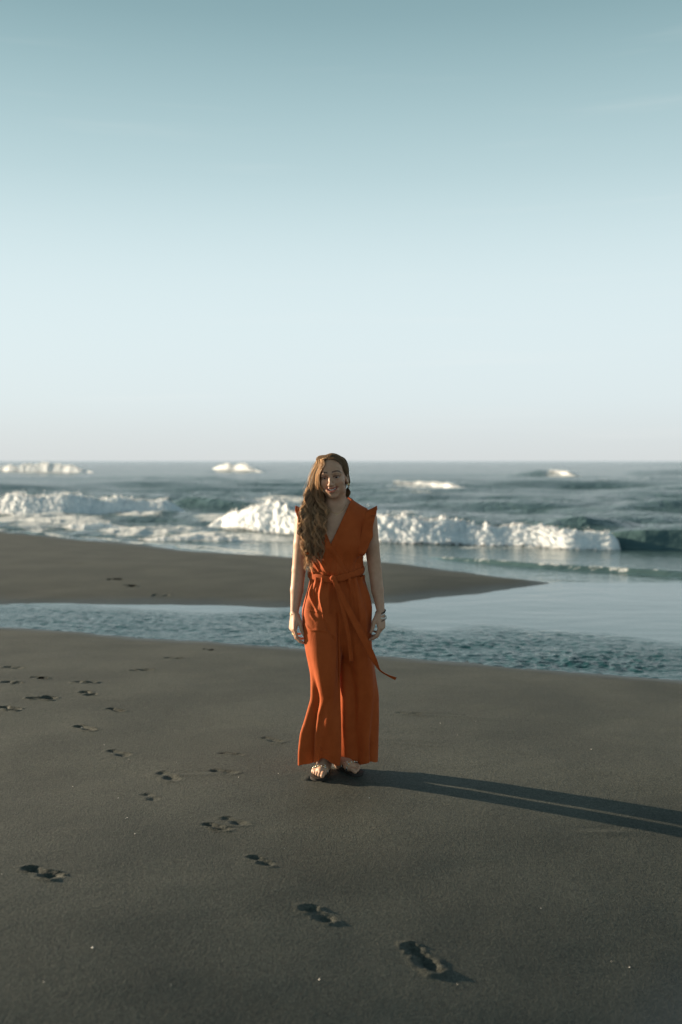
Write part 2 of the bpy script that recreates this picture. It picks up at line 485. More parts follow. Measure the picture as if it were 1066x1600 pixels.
ridge([(150, 752), (230, 751), (330, 752), (420, 751)], [0, .4, .45, 0], 2.1, 5.6)

def blob(px, py, sx, sy, a):
    global FOAM
    FOAM = np.maximum(FOAM, a * np.exp(-(((PXX - px) / sx) ** 2 + ((PYY - py) / sy) ** 2)))
for bb in ((80, 814, 130, 9, .86), (60, 826, 80, 8, .62), (150, 824, 70, 9, .95), (230, 832, 100, 9, .92), (300, 840, 80, 7, .9), (390, 842, 90, 6, .85), (340, 846, 90, 5, .62),
           (430, 845, 60, 5, .6), (170, 843, 110, 5, .45), (440, 780, 60, 6, .82), (380, 777, 40, 4, .5), (620, 772, 60, 4, .5), (640, 806, 90, 4, .5), (1000, 763, 55, 4, .55), (950, 765, 40, 3, .5),
           (1040, 800, 50, 5, .4), (1020, 838, 70, 3, .60), (720, 857, 180, 4, .55), (60, 742, 80, 3, .5), (870, 752, 40, 3, .6), (660, 774, 60, 3, .5), (560, 780, 80, 4, .35), (840, 770, 60, 3, .4),
           (300, 760, 60, 3, .35), (120, 760, 60, 3, .35), (210, 809, 60, 6, .7), (80, 738, 100, 3, .72), (366, 735, 50, 2.6, .72), (665, 769, 95, 3.5, .72), (885, 752, 55, 3, .7), (780, 856, 230, 3.5, .62), (690, 768, 60, 3, .6), (1010, 747, 60, 2, .5), (470, 745, 60, 2, .45), (240, 744, 60, 2, .42), (520, 790, 120, 4, .45), (780, 790, 100, 4, .42), (330, 815, 60, 8, .6), (20, 800, 60, 6, .7)):
    blob(*bb)
# crumbled lip of the small wave on the right, thin lace at the edge of the swash
d, h = crest_fields([(660, 872), (700, 876), (760, 881), (850, 889), (960, 895), (1066, 902), (1200, 910)], [0, .5, .56, .50, .50, .52, .4])
d = d + .12 * fbm2(XX * 1.6, XX * 0 + .7, 3, 82)
FOAM = np.maximum(FOAM, np.minimum(.50, h * np.exp(-((d - .11) / .17) ** 2) * (1.0 + .6 * fbm2(XX * 3.2, YY * 3.2, 3, 81))))
d, h = crest_fields([(560, 864), (600, 866), (640, 868), (690, 871), (720, 873)], [0, .4, .5, .5, 0])
FOAM = np.maximum(FOAM, h * np.exp(-((d - .14) / .15) ** 2))
def edge_foam(off, wid, amp, x0, x1):
    global FOAM
    e = YY - extrap(XX, BFX, BFY) - off - .25 * fbm2(XX * .5, XX * 0 + 1.7, 3, 83)
    FOAM = np.maximum(FOAM, amp * np.exp(-(e / wid) ** 2) * sstep(x0, x0 + 30, PXX) * sstep(x1, x1 - 60, PXX))
edge_foam(.05, .10, .75, 255, 700); edge_foam(.5, .30, .6, -200, 460)
FOAM = FOAM * (1 + .25 * fbm2(XX * .35, YY * .45, 3, 90))
WZ += np.clip(FOAM - .25, 0, 1) * sstep(18, 22, YY) * (.16 * billow2(XX / .8, YY / .5, 4, 91) - .04) * np.clip(YY / 24, .4, 2)
CHOP = np.where(YY < 16, .12 + .88 * chan * rough, .15 + .85 * sstep(19.5, 26, YY))
WZ += SEA_Z
WV = np.stack([XX, YY, WZ], -1).reshape(-1, 3)
WF = grid_faces(len(tt), len(yy))

def water_mat(name, base, ripple_scale, strength, dist):
    m, t, b = new_mat(name)
    oc = objco(t)
    mpn = N(t, 'ShaderNodeMapping'); mpn.inputs['Scale'].default_value = (1.0, 1.7, 1.0); t.links.new(oc, mpn.inputs[0])
    r1 = noise(t, ripple_scale, 3, .6, mpn.outputs[0])
    nb = bump(t, r1.outputs[0], strength, dist)
    bn_ = nb.node; t.links.new(math_n(t, 'MULTIPLY', attr(t, 'chop').outputs['Fac'], strength), bn_.inputs['Strength'])
    b.inputs['Base Color'].default_value = (*base, 1)
    b.inputs['Roughness'].default_value = .10
    b.inputs['IOR'].default_value = 1.33
    t.links.new(nb, b.inputs['Normal'])
    fo = attr(t, 'foam')
    f1 = noise(t, 2.6, 6, .72, mpn.outputs[0]); f2 = noise(t, 11.0, 4, .65, mpn.outputs[0])
    lace = math_n(t, 'ADD', math_n(t, 'MULTIPLY', f1.outputs[0], .6), math_n(t, 'MULTIPLY', f2.outputs[0], .4))
    # foam where density beats the lace
    fac = maprange(t, math_n(t, 'ADD', fo.outputs['Fac'], lace), .98, 1.10, 0, 1, True)
    fb = N(t, 'ShaderNodeBsdfPrincipled')
    fb.inputs['Base Color'].default_value = (.78, .80, .79, 1); fb.inputs['Roughness'].default_value = .85
    fb.inputs['Specular IOR Level'].default_value = .2
    t.links.new(bump(t, f2.outputs[0], .8, .08), fb.inputs['Normal'])
    mx = N(t, 'ShaderNodeMixShader')
    t.links.new(fac, mx.inputs[0]); t.links.new(b.outputs[0], mx.inputs[1]); t.links.new(fb.outputs[0], mx.inputs[2])
    t.links.new(mx.outputs[0], t.nodes['Material Output'].inputs[0])
    return m
m_sea = water_mat('sea_water', (.074, .128, .133), 2.4, 1.0, .26)
m_chan = water_mat('shallow_water', (.012, .060, .066), 16.0, .60, .024)
wc = WV[WF].mean(1)
is_ch = wc[:, 1] < bar_mid(wc[:, 0])
def wpiece(name, sel, m):
    used, f = submesh(WV, WF, sel)
    o = mesh_np(name, WV[used], f, m, None, attrs={'foam': FOAM.reshape(-1)[used], 'chop': CHOP.reshape(-1)[used]})
    o['kind'] = 'structure'
    return o
channel = wpiece('tidal_channel', is_ch, m_chan)
sea = wpiece('sea', ~is_ch, m_sea)

# ---- breaking waves: lumpy rolls of white water on the sea
m_foam, t, b = new_mat('white_water_foam')
oc = objco(t)
f1 = noise(t, 5, 5, .65, oc); f2 = noise(t, 22, 4, .65, oc)
t.links.new(mixcol(t, maprange(t, f1.outputs[0], .35, .65, 0, 1, True), (.72, .77, .79), (.85, .87, .88)), b.inputs['Base Color'])
b.inputs['Roughness'].default_value = .8; b.inputs['Specular IOR Level'].default_value = .25
b.inputs['Subsurface Weight'].default_value = 0.9; b.inputs['Subsurface Scale'].default_value = .22; b.inputs['Subsurface Radius'].default_value = (1, 1, 1)
fnb = bump(t, f2.outputs[0], .35, .04, bump(t, f1.outputs[0], .3, .08)); t.links.new(fnb, b.inputs['Normal'])
ftr = N(t, 'ShaderNodeBsdfTranslucent'); ftr.inputs['Color'].default_value = (.92, .93, .92, 1); t.links.new(fnb, ftr.inputs['Normal'])
fmx = N(t, 'ShaderNodeMixShader'); fmx.inputs[0].default_value = .0
t.links.new(b.outputs[0], fmx.inputs[1]); t.links.new(ftr.outputs[0], fmx.inputs[2]); dn = attr(t, 'dens'); f3 = noise(t, 9, 5, .7, oc)
al = maprange(t, math_n(t, 'ADD', dn.outputs['Fac'], f3.outputs[0]), .72, 1.12, 0, 1, True)
ftp = N(t, 'ShaderNodeBsdfTransparent'); fal = N(t, 'ShaderNodeMixShader')
t.links.new(al, fal.inputs[0]); t.links.new(ftp.outputs[0], fal.inputs[1]); t.links.new(fmx.outputs[0], fal.inputs[2])
t.links.new(fal.outputs[0], t.nodes['Material Output'].inputs[0])

def sea_z(x, y):
    ti = np.interp(x / y, tt, np.arange(len(tt))); yi = np.interp(y, yy, np.arange(len(yy)))
    i = np.clip(ti.astype(int), 0, len(tt) - 2); j = np.clip(yi.astype(int), 0, len(yy) - 2)
    a = ti - i; c = yi - j
    return (WZ[i, j] * (1 - a) + WZ[i + 1, j] * a) * (1 - c) + (WZ[i, j + 1] * (1 - a) + WZ[i + 1, j + 1] * a) * c

def breaker(label, pts, Hpx, seed, rag=1.0, back=2.6):
    w = np.array([wpt(*p) for p in pts])
    hm = np.array(Hpx) * w[:, 1] / FPX
    H0 = hm.max()
    L = w[-1, 0] - w[0, 0]
    ns = int(np.clip(L / (H0 * .035), 60, 460)); nv = 64
    s = np.linspace(0, 1, ns)
    k = np.interp(np.linspace(w[0, 0], w[-1, 0], ns), w[:, 0], np.arange(len(w)))
    cx = np.interp(k, np.arange(len(w)), w[:, 0]); cy = np.interp(k, np.arange(len(w)), w[:, 1]); h = np.interp(k, np.arange(len(w)), hm)
    cy = cy + H0 * .6 * fbm2(cx / (H0 * 4), cx * 0 + seed, 3, seed)
    h = h * (1 + .30 * rag * fbm2(cx / (H0 * 2.2), cx * 0 + 7.7, 3, seed + 3))
    h = np.maximum(h, 0)
    v = np.linspace(0, 1, nv)
    # profile: toe -> steep tumbling front -> crest -> long back that sinks into the sea
    py_ = np.interp(v, [0, .10, .25, .45, .60, .75, 1.0], [-.60, -.28, .08, .45, .85, 1.5, back])
    pz_ = np.interp(v, [0, .10, .25, .45, .60, .75, 1.0], [-.12, .22, .62, .95, 1.0, .72, -.30])
    from_s = np.ones((ns, nv))
    Yp = cy[:, None] + h[:, None] * py_[None]
    Xp = cx[:, None] * from_s
    Zp = h[:, None] * pz_[None]
    q = np.cumsum(np.r_[0, np.hypot(np.diff(py_), np.diff(pz_))]) * H0
    A = Xp / (H0 * .55); B = q[None] / (H0 * .40) * from_s
    bl = billow2(A, B, 4, seed) - .62
    fine = fbm2(A * 3.1, B * 3.1, 3, seed + 9)
    vf = fbm2(A * 8, B * 8, 2, seed + 19)
    amp = h[:, None] * rag
    Yp = Yp - amp * (.16 * bl + .08 * fine + .05 * vf); Zp = Zp + amp * (.18 * bl + .08 * fine + .05 * vf) * np.clip(pz_[None] + .4, 0, 1)
    sp_ = np.maximum(0, perlin2(A * 3.2, B * 1.5, seed + 13)) ** 2 * np.exp(-((v - .5) / .15) ** 2)[None]
    Zp = Zp + amp * .40 * sp_
    base = np.minimum(sea_z(Xp, Yp), SEA_Z + .15 * H0)
    Zp = Zp + base - .02
    vv_ = np.stack([Xp, Yp, Zp], -1).reshape(-1, 3); ff_ = grid_faces(ns, nv)[:, ::-1]
    # spray: flecks thrown up along the crest and the toe
    rs = np.random.default_rng(seed + 50); K = 900
    si = rs.integers(0, ns, K); vi = np.clip(np.where(rs.random(K) < .75, rs.normal(nv * .50, nv * .09, K), rs.normal(nv * .1, nv * .05, K)), 0, nv - 1).astype(int)
    ctr = np.stack([Xp, Yp, Zp], -1)[si, vi] + np.abs(rs.normal(0, 1, (K, 3))) * h[si][:, None] * np.array([.02, -.05, .09])
    rr = h[si] * rs.uniform(.008, .030, K)
    oct_ = np.array([[1, 0, 0], [0, 1, 0], [-1, 0, 0], [0, -1, 0], [0, 0, 1], [0, 0, -1.0]])
    sv2 = (ctr[:, None] + rr[:, None, None] * oct_[None] * rs.uniform(.6, 1.4, (K, 6, 1))).reshape(-1, 3)
    of = np.array([[0, 1, 4, 4], [1, 2, 4, 4], [2, 3, 4, 4], [3, 0, 4, 4], [1, 0, 5, 5], [2, 1, 5, 5], [3, 2, 5, 5], [0, 3, 5, 5]])
    tri = np.concatenate([ff_[:, [0, 1, 2]], ff_[:, [0, 2, 3]], (of[None, :, :3] + (np.arange(K) * 6)[:, None, None] + len(vv_)).reshape(-1, 3)])
    # thin, airy foam at the lip, the toe and the two ends; dense in between
    dens = 1.0 - .55 * np.exp(-((v - .55) / .10) ** 2)[None] - .75 * np.exp(-(v / .10) ** 2)[None] - .35 * sstep(.7, .95, v)[None]
    dens = dens * (.35 + .65 * sstep(0, .35, h / H0))[:, None]
    o = mesh_np('breaking_wave', np.vstack([vv_, sv2]), tri, m_foam, sea, attrs={'dens': np.r_[(dens * np.ones((ns, nv))).ravel(), np.full(K * 6, .75)]})
    o['label'] = label
    return o
breaker('long white breaker rolling in behind the woman', [(318, 826), (345, 826), (400, 831), (440, 833), (480, 837), (590, 846), (700, 851), (830, 855), (900, 857), (950, 858), (966, 858)],
        [2, 20, 40, 42, 36, 36, 40, 37, 34, 30, 14], 1, .9)
breaker('white breaker rolling in on the left', [(-140, 799), (-60, 801), (0, 802.5), (40, 803.5), (100, 804.5), (200, 805.5), (260, 806), (292, 806)], [20, 24, 26, 36, 31, 31, 24, 3], 2, .8)
breaker("small white crest out at sea just right of the woman's head", [(588, 765.5), (610, 766.3), (660, 767.8), (700, 769), (738, 770)], [0, 11, 14, 14, 0], 3, .9)
breaker('white crest of a far wave on the right', [(842, 750.6), (862, 751.3), (885, 752), (914, 753)], [0, 14, 12, 0], 4, 1.2)
breaker('far white crest near the left edge of the horizon', [(-40, 736.2), (10, 736.6), (60, 737.1), (100, 737.5), (150, 738)], [5, 9, 13, 12, 0], 5, 1.0)
breaker('far white crest on the horizon left of the woman', [(330, 735.3), (342, 735.5), (352, 735.7), (366, 735.9), (380, 736.1), (392, 736.3), (412, 736.6)], [0, 6, 9, 8, 9, 5, 0], 6, 1.1)
breaker('low foaming swash crest left of the woman', [(90, 826), (130, 828), (170, 826), (200, 823)], [2, 10, 9, 2], 7, .9)
breaker('low foam roll running up to the sandbar', [(215, 842), (260, 845), (310, 846), (360, 848), (400, 848)], [2, 8, 9, 7, 2], 8, 1.0)

# ------------------------------------------------------------------ the woman
def P(px, py, f=0.0):
    """photo pixel + distance in front of the woman's mid plane -> world point"""
    return at_depth(px, py, WD - f)
def zpy(py, f=0.0):
    return P(533, py, f)[2]
def smin(a, b, k):
    h = np.maximum(k - np.abs(a - b), 0) / k
    return np.minimum(a, b) - h * h * k * .25
def smax(a, b, k):
    return -smin(-a, -b, k)

class Field:
    def __init__(s, xs, ys, zs):
        s.ax = [np.asarray(a, np.float32) for a in (xs, ys, zs)]
        s.F = np.full([len(a) for a in s.ax], 1.0, np.float32)
    def win(s, lo, hi, pad):
        sl = []
        for a, l, h in zip(s.ax, lo, hi):
            i0 = max(0, np.searchsorted(a, l - pad) - 1); i1 = min(len(a), np.searchsorted(a, h + pad) + 1)
            sl.append(slice(i0, i1))
        return tuple(sl)
    def co(s, sl):
        return np.meshgrid(*[a[q] for a, q in zip(s.ax, sl)], indexing='ij', sparse=True)
    def put(s, sl, d, k, sub=False):
        s.F[sl] = smax(s.F[sl], -d, k) if sub else smin(s.F[sl], d, k)
    def capsule(s, a, b, ra, rb, k=.02, flat=None):
        a = np.asarray(a, float); b = np.asarray(b, float)
        m = max(ra, rb)
        sl = s.win(np.minimum(a, b) - m, np.maximum(a, b) + m, k + .02)
        x, y, z = s.co(sl)
        ab = b - a; L2 = max(ab @ ab, 1e-9)
        t = np.clip(((x - a[0]) * ab[0] + (y - a[1]) * ab[1] + (z - a[2]) * ab[2]) / L2, 0, 1)
        d = np.sqrt((x - a[0] - t * ab[0]) ** 2 + (y - a[1] - t * ab[1]) ** 2 + (z - a[2] - t * ab[2]) ** 2) - (ra + (rb - ra) * t)
        s.put(sl, d, k)
    def chain(s, pts, rs, k=.02, k2=None):
        for i in range(len(pts) - 1): s.capsule(pts[i], pts[i + 1], rs[i], rs[i + 1], k if (i == 0 or k2 is None) else k2)
    def ellip(s, c, R, r, k=.02, sub=False):
        """c centre, R 3x3 rows = local axes in world, r radii"""
        c = np.asarray(c, float); m = max(r)
        ext = np.abs(R.T) @ np.asarray(r)
        sl = s.win(c - ext, c + ext, k + .02)
        x, y, z = s.co(sl)
        q = [((x - c[0]) * R[i][0] + (y - c[1]) * R[i][1] + (z - c[2]) * R[i][2]) for i in range(3)]
        k0 = np.sqrt(sum((q[i] / r[i]) ** 2 for i in range(3))) + 1e-9
        k1 = np.sqrt(sum((q[i] / r[i] ** 2) ** 2 for i in range(3))) + 1e-9
        s.put(sl, k0 * (k0 - 1) / k1, k, sub)
    def nets(s):
        """surface nets -> verts, quads"""
        F = s.F; ins = F < 0
        nx, ny, nz = F.shape
        c = np.zeros((nx - 1, ny - 1, nz - 1), np.uint8)
        for i in (0, 1):
            for j in (0, 1):
                for k in (0, 1):
                    c += ins[i:nx - 1 + i, j:ny - 1 + j, k:nz - 1 + k]
        act = np.argwhere((c > 0) & (c < 8))
        idm = np.full(c.shape, -1, np.int32); idm[tuple(act.T)] = np.arange(len(act))
        acc = np.zeros((len(act), 3)); cnt = np.zeros(len(act))
        corners = [(i, j, k) for i in (0, 1) for j in (0, 1) for k in (0, 1)]
        for A in corners:
            for ax in range(3):
                if A[ax]: continue
                B = list(A); B[ax] = 1
                ia = act + A; ib = act + B
                fa = F[tuple(ia.T)]; fb = F[tuple(ib.T)]
                m = (fa < 0) != (fb < 0)
                t = np.where(m, fa / np.where(m, fa - fb, 1), 0)
                p = np.stack([s.ax[d][ia[:, d]] + (t * (s.ax[d][ib[:, d]] - s.ax[d][ia[:, d]]) if d == ax else 0) for d in range(3)], 1)
                acc += p * m[:, None]; cnt += m
        v = acc / cnt[:, None]
        quads = []
        for ax in range(3):
            sl0 = [slice(1, -1)] * 3; sl0[ax] = slice(0, -1)
            sl1 = [slice(1, -1)] * 3; sl1[ax] = slice(1, None)
            a = ins[tuple(sl0)]; b_ = ins[tuple(sl1)]
            e = np.argwhere(a != b_)
            base = e.copy()
            o = [d for d in range(3) if d != ax]
            for d in o: base[:, d] += 1
            ids = []
            for (u, w) in ((-1, -1), (0, -1), (0, 0), (-1, 0)):
                q = base.copy(); q[:, o[0]] += u; q[:, o[1]] += w
                ids.append(idm[tuple(q.T)])
            q = np.stack(ids, 1)
            flip = a[tuple(e.T)]
            if ax == 1: flip = ~flip
            q[~flip] = q[~flip][:, ::-1]
            quads.append(q)
        return v, np.concatenate(quads)

def smooth_mesh(v, f, it=2, lam=.5):
    n = len(v)
    e = np.concatenate([f[:, [0, 1]], f[:, [1, 2]], f[:, [2, 3]], f[:, [3, 0]]])
    for _ in range(it):
        acc = np.zeros_like(v); c = np.zeros(n)
        for d in range(3):
            acc[:, d] = np.bincount(e[:, 0], v[e[:, 1], d], n) + np.bincount(e[:, 1], v[e[:, 0], d], n)
        c = np.bincount(e[:, 0], minlength=n) + np.bincount(e[:, 1], minlength=n)
        v = v + lam * (acc / np.maximum(c, 1)[:, None] - v)
    return v

X0 = P(525.5, 850)[0]
I3 = np.array([[1, 0, 0], [0, -1, 0], [0, 0, 1.0]])         # x right, f towards camera, z up
def wp(x, f, z):
    return np.array([X0 + x, WD - f, z])

# ---- head frame
yaw = math.radians(9); roll = math.radians(6); nod = math.radians(-2)
ef = np.array([-math.sin(yaw), -math.cos(yaw), 0]); ex = np.array([math.cos(yaw), -math.sin(yaw), 0]); ez = np.array([0, 0, 1.0])
ez, ex = ez * math.cos(roll) - ex * math.sin(roll), ex * math.cos(roll) + ez * math.sin(roll)
ef, ez = ef * math.cos(nod) + ez * math.sin(nod), ez * math.cos(nod) - ef * math.sin(nod)
HR = np.array([ex, ef, ez])
HC = P(520.5, 744.5, .035)
HS = .94
def hp(x, f, z):
    return HC + HS * (x * ex + f * ef + z * ez)
def hl(v):
    return ((v - HC) @ HR.T) / HS

xsb = np.arange(-.30, .29, .0024) + 0.0
ysb = np.arange(WD - .16, WD + .26, .0030)
zsb = spaced([(-.01, .10, .0032), (.10, .60, .008), (.60, .90, .0026), (.90, 1.26, .006), (1.26, 1.66, .0021)])
B = Field(xsb, ysb, zsb)
# torso
def torso(Fd):
    Fd.ellip(wp(0, -.01, 1.20), I3, (.128, .088, .20), .03)
    for s in (-1, 1):
        Fd.capsule(wp(s * .045, -.02, 1.325), wp(s * .137, -.02, 1.305), .052, .043, .05)
        Fd.capsule(wp(0, -.025, 1.39), wp(s * .115, -.022, 1.325), .040, .026, .04)
        Fd.ellip(wp(s * .066, .045, 1.185), I3, (.060, .056, .062), .04)
        Fd.ellip(wp(s * .055, -.07, .86), I3, (.085, .075, .09), .05)
    Fd.ellip(wp(0, -.010, 1.03), I3, (.112, .074, .16), .05)
    Fd.ellip(wp(0, -.03, .88), I3, (.145, .085, .13), .05)
    Fd.ellip(wp(0, .035, 1.28), I3, (.10, .035, .07), .05)
torso(B)
# neck
B.chain([wp(0, -.025, 1.345), hp(0, -.034, -.100), hp(0, -.036, -.03)], [.054, .0435, .043], .016)
for s in (-1, 1):                                            # collar bones and neck tendons
    B.capsule(wp(s * .015, .042, 1.337), wp(s * .11, .012, 1.352), .007, .006, .018)
    B.capsule(wp(s * .012, .036, 1.335), hp(s * .045, -.02, -.075), .008, .010, .02)
# legs
RHIP = P(508, 965, 0); RKNEE = P(509, 1085, .034); RANK = P(507, 1196, -.055)
LHIP = P(545, 965, -.02); LKNEE = P(558, 1085, -.058); LANK = P(533.5, 1194, -.108)
B.chain([RHIP, RKNEE, RANK], [.062, .031, .026], .03)
B.chain([LHIP, LKNEE, LANK], [.060, .029, .023], .03)
# arms
RSH = P(474.5, 811, -.015); LSH = P(576.5, 811, -.015)
B.chain([RSH, P(470.8, 850, -.008), P(467, 890, -.010), P(464, 922, .002), P(460.3, 957, .025)], [.042, .0385, .0345, .0325, .0205], .030, .007)
B.chain([LSH, P(581, 850, -.008), P(586, 890, -.012), P(590, 922, .002), P(595, 955, .025)], [.042, .0375, .0335, .0310, .0205], .030, .007)
RINGS = {}
def hand(w, d, n, tdir, bends, thumb, key):
    """w wrist, d along the hand, n palm normal (fingers curl to it), tdir towards the thumb"""
    d = d / np.linalg.norm(d); n = n - d * (n @ d); n /= np.linalg.norm(n); t_ = tdir - d * (tdir @ d) - n * (tdir @ n); t_ /= np.linalg.norm(t_)
    kn = []
    for i, (off, ln) in enumerate(((.0245, .083), (.0085, .087), (-.008, .083), (-.0225, .075))):
        k_ = w + d * ln + t_ * off - n * .004
        kn.append(k_)
        B.capsule(w + d * .012 + t_ * off * .55, k_, .0135, .0105, .012)
    B.ellip(w + d * .048 + n * .003, np.array([t_, n, d]), (.034, .0125, .042), .012)
    for i, (k_, ls, r) in enumerate(zip(kn, ((.040, .024, .019), (.044, .027, .020), (.041, .025, .019), (.032, .019, .017)), (.0083, .0085, .008, .0072))):
        ang = 0; p = k_
        spread = (.08, .02, -.03, -.09)[i]
        for j in range(3):
            ang += bends[i][j]
            dirv = d * math.cos(ang) + n * math.sin(ang) + t_ * spread * math.cos(ang)
            q = p + dirv * ls[j]
            B.capsule(p, q, r * (1 - .08 * j), r * (1 - .08 * (j + 1)) , .0028)
            RINGS[(key, i, j)] = ((p + q) / 2, dirv, r)
            p = q
    p0 = w + d * .018 + t_ * .020 + n * .006
    p1 = p0 + d * .034 + t_ * .018 + n * .012
    p2 = p1 + (d * math.cos(thumb) + n * math.sin(thumb) + t_ * .12) * .032
    p3 = p2 + (d * math.cos(thumb + .25) + n * math.sin(thumb + .25) - t_ * .02) * .025
    B.chain([p0, p1], [.014, .0115], .012); B.chain([p1, p2, p3], [.0102, .0092, .0075], .004)
hand(P(460.3, 957, .025), np.array([-.06, -.22, -1]), np.array([.85, .45, 0]), np.array([.45, -.85, 0]),
     [(.30, .45, .30), (.42, .55, .35), (.55, .65, .4), (.62, .7, .4)], .22, 'R')
hand(P(595, 955, .025), np.array([.0, -.22, -1]), np.array([-.85, .45, 0]), np.array([-.45, -.85, 0]),
     [(.35, .55, .35), (.50, .62, .4), (.62, .7, .4), (.68, .75, .4)], .20, 'L')
# feet
def foot(ank, heading, toeside, sole_z, key):
    a = math.radians(heading)
    d = np.array([math.sin(a), -math.cos(a), 0]); l = np.array([math.cos(a), math.sin(a), 0]) * toeside   # l: towards the big toe
    base = np.array([ank[0], ank[1], sole_z])
    def q(u, v, z): return base + d * u + l * v + np.array([0, 0, z])
    B.capsule(q(-.035, 0, .026), q(-.015, 0, .05), .026, .030, .02)
    B.capsule(ank, q(-.01, 0, .045), .032, .033, .02)
    B.capsule(q(-.03, 0, .022), q(.105, .012, .018), .022, .020, .02)
    B.capsule(q(.0, 0, .055), q(.10, .012, .022), .030, .016, .03)
    B.capsule(q(-.02, -.01, .018), q(.085, -.022, .015), .018, .015, .02)
    B.capsule(q(.085, .024, .018), q(.098, -.028, .014), .019, .013, .02)
    for i, (v, L, r) in enumerate(((.030, .052, .0115), (.011, .052, .0088), (-.005, .046, .0082), (-.020, .038, .0076), (-.033, .028, .0072))):
        s0 = q(.100 - .006 * i, v * .95, .014); s1 = q(.100 - .006 * i + L, v, .0115)
        B.capsule(s0, s0 * .4 + s1 * .6 + np.array([0, 0, .005]), r, r, .006)
        B.capsule(s0 * .4 + s1 * .6 + np.array([0, 0, .005]), s1, r, r * .95, .003)
    return q
qR = foot(RANK, -14, 1, .016, 'R')
qL = foot(LANK, 38, -1, .016, 'L')
# head
def he(c, r, k=.015, sub=False):
    B.ellip(hp(*c), HR, [q * HS for q in r], k, sub)
def hc(pts, rs, k=.01):
    B.chain([hp(*p) for p in pts], [r * HS for r in rs], k)
he((0, -.018, .030), (.0705, .092, .082), .02)
he((0, .022, -.014), (.0590, .066, .080), .03)
he((0, .027, -.064), (.0405, .050, .044), .026)
he((0, .064, -.097), (.0185, .018, .0155), .026)
he((0, .050, .052), (.054, .038, .040), .03)
for s in (-1, 1):
    he((s * .0395, .050, -.029), (.020, .024, .018), .025)        # cheeks, lifted by the smile
    he((s * .0375, .006, -.062), (.013, .034, .020), .026)          # jaw angle
    hc([(s * .010, .0835, .018), (s * .030, .0815, .023), (s * .050, .066, .014)], [.0065, .0075, .006], .014)
    he((s * .0315, .094, -.001), (.0185, .0165, .0105), .012, True)
    he((s * .0315, .0745, .0050), (.0165, .0125, .0085), .004)
    he((s * .0315, .0735, -.0105), (.0150, .0115, .0070), .004)
    he((s * .0715, -.012, -.018), (.0085, .017, .030), .008)
    he((s * .077, -.006, -.014), (.0035, .009, .017), .005, True)
hc([(0, .080, .012), (0, .0935, -.014), (0, .1075, -.034)], [.0070, .0078, .0098], .010)
he((0, .1065, -.0365), (.0105, .0105, .0090), .006)
for s in (-1, 1):
    he((s * .0120, .0945, -.0400), (.0075, .0095, .0068), .006)
    he((s * .0060, .1000, -.0465), (.0034, .0050, .0030), .003, True)
# mouth, smiling: corners up and back
def lip(z0, zc, f0, fc, r, hw, n=7):
    pts = []; rs = []
    for u in np.linspace(-1, 1, n):
        pts.append((u * hw, f0 + (fc - f0) * u * u, z0 + (zc - z0) * u * u)); rs.append(r * (1 - .5 * u * u))
    return pts, rs
he((0, .078, -.064), (.034, .012, .018), .016)
pts, rs = lip(-.0600, -.0540, .0890, .0720, .0050, .0295); hc(pts, rs, .006)
pts, rs = lip(-.0760, -.0575, .0880, .0720, .0062, .0265); hc(pts, rs, .006)
for u in np.linspace(-1, 1, 9):
    he((u * .0262, .0925 - .0165 * u * u, -.0672 + .0115 * u * u), (.0050, .0095, .0040 * (1.05 - .6 * u * u)), .0025, True)
for s in (-1, 1):                                                # smile folds
    for q in np.linspace(0, 1, 6):
        he((s * (.019 + .015 * q), .0890 - .013 * q, -.043 - .016 * q), (.003, .004, .004), .008, True)
bv, bf = B.nets()
bv = smooth_mesh(bv, bf, 2, .35)
# colours of the skin, plus shade painted into the eye sockets
L = hl(bv)
lx, lf, lz = L.T
tint = np.ones((len(bv), 3))
headm = (np.abs(lx) < .1) & (lz > -.11) & (lf > -.01)
ax_ = np.abs(lx)
def paint(mask, col):
    m = np.clip(mask, 0, 1)[:, None] * headm[:, None]
    tint[:] = tint * (1 - m) + np.array(col) * m
u = lx / .0295
zl_u = -.0590 + .006 * u * u; zl_l = -.0760 + .0185 * u * u
inl = sstep(1.08, .92, np.abs(u)) * sstep(zl_l - .0075, zl_l - .0045, lz) * sstep(zl_u + .0060, zl_u + .0035, lz) * (lf > .065)
paint(inl, (.80, .46, .46))
gap = sstep(.95, .85, np.abs(u)) * sstep(.0042, .0024, np.abs(lz - (-.0672 + .0125 * u * u))) * (lf > .06)
paint(gap * .9, (.18, .08, .08))
bz = .0255 + .004 * np.sin(np.clip((ax_ - .012) / .042, 0, 1) * 2.6) - .011 * np.clip((ax_ - .038) / .02, 0, 1) ** 2
brow = sstep(.0052, .0026, np.abs(lz - bz)) * sstep(.009, .014, ax_) * sstep(.064, .050, ax_) * (lf > .04)
paint(brow * .88, (.13, .085, .07))
ez0 = .0005 + .0055 * (1 - ((ax_ - .0315) / .0175) ** 2)
lash = sstep(.0034, .0018, np.abs(lz - ez0)) * sstep(.0195, .0165, np.abs(ax_ - .0315)) * (lf > .04)
paint(lash * .92, (.05, .04, .04))
socket_shade = np.exp(-(((ax_ - .0315) / .019) ** 2 + ((lz + .000) / .011) ** 2)) * (lf > .04)
paint(socket_shade * .62, (.34, .23, .20))  # eye sockets darkened in the tint, standing in for recess shade
paint(.28 * np.exp(-(((ax_ - .041) / .02) ** 2 + ((lz + .03) / .016) ** 2)), (1.0, .66, .58))
nailm = np.ones(len(bv))

